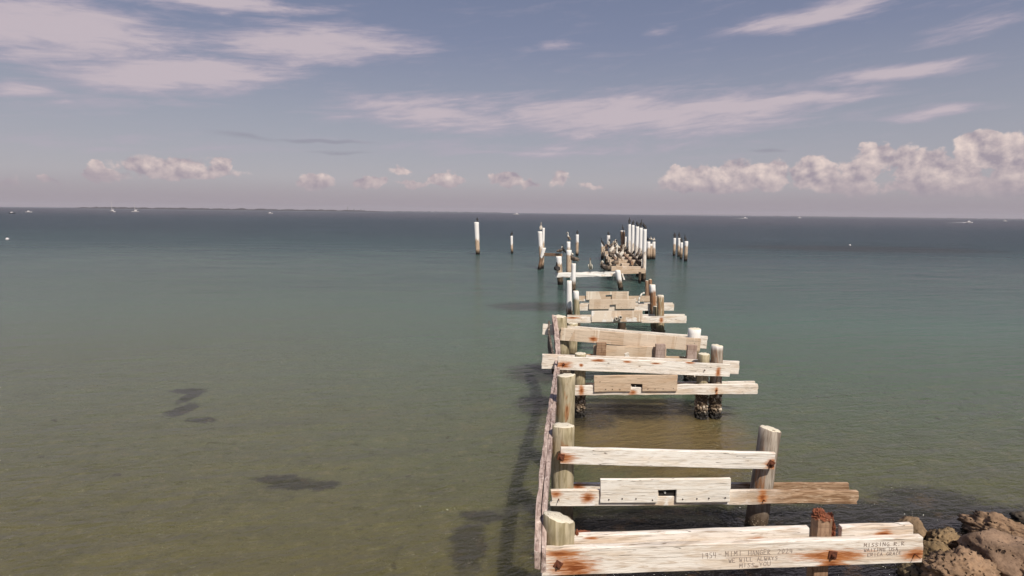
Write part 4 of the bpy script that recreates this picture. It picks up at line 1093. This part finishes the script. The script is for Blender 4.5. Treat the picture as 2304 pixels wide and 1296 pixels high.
# ------------------------------------------------------------------ far shore and boats
def far(px, dist):
    r = ray(px, horizon_y(px)); r.z = 0; r.normalize()
    return Vector((r.x * dist, r.y * dist, 0))
def shore(px0, px1, dist, hmax, seed, col, label):
    bm = bmesh.new(); k = 150; prev = None
    for i in range(k + 1):
        px = px0 + (px1 - px0) * i / k; a = far(px, dist); c = far(px, dist + 300)
        e = min(1, 8 * i / k, 8 * (k - i) / k)
        h = hmax * e * (.55 + .45 * mn.noise(Vector((i * .23, seed, 0))) + .25 * mn.noise(Vector((i * 1.1, seed, 0)))) + .3
        row = [bm.verts.new(a), bm.verts.new(a.lerp(c, .3) + Vector((0, 0, h))), bm.verts.new(c)]
        if prev:
            for j in range(2): bm.faces.new((prev[j], row[j], row[j + 1], prev[j + 1]))
        prev = row
    o = link('far_shore', bm, plain_mat('far_trees', col, .9, .3, .02)); tag(o, label, kind='structure')
shore(130, 900, 4200, 17, 1, (.055, .05, .05), 'low dark wooded shore on the horizon at left')
shore(860, 1150, 6200, 14, 2, (.09, .09, .10), 'faint low island on the horizon near the middle')  # both faint shores have distance haze painted in as a paler colour
shore(1650, 2400, 7000, 11, 3, (.10, .09, .10), 'faint low shore on the horizon at right')
M_white = plain_mat('boat_white', (.62, .60, .60), .4, .05)
M_sail = plain_mat('mast_metal', (.55, .52, .52), .5, .05)
M_dk = plain_mat('boat_dark', (.05, .05, .06), .5)
M_pale = plain_mat('hazy_concrete', (.33, .31, .34), .8)  # pale tone carries the distance haze on towers and bridge
def hull_bm(L, W, H):
    bm = bmesh.new(); prof = [(-.5, .8), (-.3, 1), (0, 1), (.3, .7), (.45, .3), (.5, .03)]; prev = None
    for (t, ww) in prof:
        x = t * L; y = W / 2 * ww; zt = H * (1 + .25 * max(0, t))
        row = [bm.verts.new((x, -y, zt)), bm.verts.new((x, -y * .6, -.2 * H)), bm.verts.new((x, y * .6, -.2 * H)), bm.verts.new((x, y, zt))]
        if prev:
            for k in range(4): bm.faces.new((prev[k], prev[(k + 1) % 4], row[(k + 1) % 4], row[k]))
        else: bm.faces.new(row)
        prev = row
    bm.faces.new(prev[::-1]); bmesh.ops.recalc_face_normals(bm, faces=bm.faces)
    return bm
def boat(px, dist, L, kind, rz, label, wake=False):
    p = far(px, dist); r = bpy.data.objects.new('sailboat' if kind == 'sail' else 'motorboat', None); C.objects.link(r)
    r.location = p; r.rotation_euler = (0, 0, R(rz)); tag(r, label, 'boat')
    def add(nm, bm, mt):
        o = link(nm, bm, mt, None, None); o.parent = r; o.matrix_basis = Matrix.Identity(4); return o
    add('hull', hull_bm(L, L * .3, L * .11), M_dk if kind == 'dark' else M_white)
    bm = bmesh.new(); box_bm(bm, (-.05 * L, 0, L * .17), (L * .35, L * .2, L * .13)); box_bm(bm, (-.05 * L, 0, L * .25), (L * .28, L * .18, L * .03)); add('cabin', bm, M_white)
    if kind == 'sail':
        bm = bmesh.new(); bmesh.ops.create_cone(bm, cap_ends=True, segments=8, radius1=.22, radius2=.14, depth=L * 1.3, matrix=Matrix.Translation((.05 * L, 0, L * .75))); add('mast', bm, M_sail)
        bm = bmesh.new(); bmesh.ops.create_cone(bm, cap_ends=True, segments=8, radius1=.2, radius2=.2, depth=L * .42, matrix=Matrix.Translation((-.16 * L, 0, L * .33)) @ Matrix.Rotation(R(90), 4, 'Y')); add('boom', bm, M_sail)
    if wake:
        bm = bmesh.new(); rr = random.Random(int(px)); prev = None
        for i in range(14):
            x = -L * .4 - i * L * .20; wd = L * (.16 + .02 * i); hh = max(.03, L * .06 * (1 - i / 14) ** 1.5 * rr.uniform(.6, 1.2))
            row = [bm.verts.new((x, -wd, .02)), bm.verts.new((x, -wd * .3, hh)), bm.verts.new((x, wd * .3, hh)), bm.verts.new((x, wd, .02))]
            if prev:
                for k in range(3): bm.faces.new((prev[k], prev[k + 1], row[k + 1], row[k]))
            prev = row
        o = link('wake', bm, M_white, Matrix.Translation(p) @ Matrix.Rotation(R(rz), 4, 'Z')); tag(o, 'white foam wake trailing left behind the %s' % ('speeding boat at far right' if px > 2000 else 'speeding boat right of the piles'), 'wake')
boat(252, 780, 9.5, 'sail', 150, 'larger sailboat with bare mast at the far left')
boat(304, 860, 8, 'sail', 200, 'smaller sailboat with bare mast right of the other sailboat')
boat(64, 640, 5.0, 'motor', 10, 'small white motorboat near the left edge of the horizon')
boat(26, 520, 4, 'dark', 10, 'tiny dark boat at the left edge of the horizon')
boat(608, 800, 6.5, 'motor', 10, 'small white motorboat on the horizon left of centre')
boat(1162, 1500, 15, 'motor', 180, 'white motor yacht on the horizon above the small far pile')
boat(1677, 1000, 8, 'motor', 5, 'speeding white boat on the horizon right of the piles', True)
boat(1799, 1600, 11, 'motor', 5, 'tiny white boat on the horizon between the two speeding boats')
boat(2181, 760, 7.5, 'motor', -5, 'speeding white boat at the far right of the horizon', True)
boat(2262, 1400, 8, 'motor', -5, 'tiny white speck of a boat near the right edge')
# mooring buoys
for (px, py, r_, lb) in ((17, 540, .22, 'white mooring buoy at the left edge of the water'), (1912, 553, .16, 'tiny white float on the water right of the pile groups')):
    p = PW(px, py); r = bpy.data.objects.new('buoy', None); C.objects.link(r); r.location = p; tag(r, lb, 'buoy')
    bm = bmesh.new(); bmesh.ops.create_icosphere(bm, subdivisions=3, radius=r_, matrix=Matrix.Translation((0, 0, r_ * .5))); o = link('float', bm, M_white, None, None, True); o.parent = r
    bm = bmesh.new(); bmesh.ops.create_cone(bm, cap_ends=True, segments=12, radius1=r_ * .3, radius2=r_ * .2, depth=r_ * .7, matrix=Matrix.Translation((0, 0, r_ * 1.7))); o = link('top_ring', bm, M_dk, None, None); o.parent = r
# far towers and bridge
for (px, hh, wd, lb) in ((782, 58, 17, 'tallest faint tower on the skyline left of centre'), (797, 30, 20, 'lower faint block right of the tallest skyline tower'), (812, 26, 26, 'broad faint block at the right of the skyline towers')):
    p = far(px, 7800); bm = bmesh.new(); box_bm(bm, (0, 0, hh / 2), (wd, wd, hh)); box_bm(bm, (0, 0, hh + 2), (wd * .5, wd * .5, 4))
    tag(link('tower_block', bm, M_pale, Matrix.Translation(p)), lb, 'building')
p = far(1590, 7000); br = empty('long_bridge', p, 'very faint long low bridge on the horizon right of the piles', 'bridge')
a, c = far(1500, 7000), far(1690, 7000)
seg_box(a + Vector((0, 0, 16)), c + Vector((0, 0, 12)), 10, 3, M_pale, 'deck', br)
bm = bmesh.new()
for i in range(24):
    q = a.lerp(c, i / 23); box_bm(bm, (q.x, q.y, 6.5), (4, 4, 13))
o = link('pier_row', bm, M_pale, None, br); o['kind'] = 'stuff'

bm = bmesh.new(); box_bm(bm, (0, 4400, 29), (17000, 9000, 62))
mh = bpy.data.materials.new('sea_air'); mh.use_nodes = True; mh.node_tree.nodes.remove(mh.node_tree.nodes['Principled BSDF'])
pv = mh.node_tree.nodes.new('ShaderNodeVolumePrincipled'); pv.inputs['Color'].default_value = (.9, .88, .95, 1); pv.inputs['Density'].default_value = 6e-5
mh.node_tree.links.new(pv.outputs[0], mh.node_tree.nodes['Material Output'].inputs['Volume'])
tag(link('haze', bm, mh), 'thin sea haze over the water', kind='stuff')
# ------------------------------------------------------------------ render settings
sc.view_settings.view_transform = 'Standard'; sc.view_settings.look = 'None'; sc.view_settings.gamma = 1
sc.view_settings.exposure = 0
sc.cycles.max_bounces = 6; sc.cycles.use_denoising = True
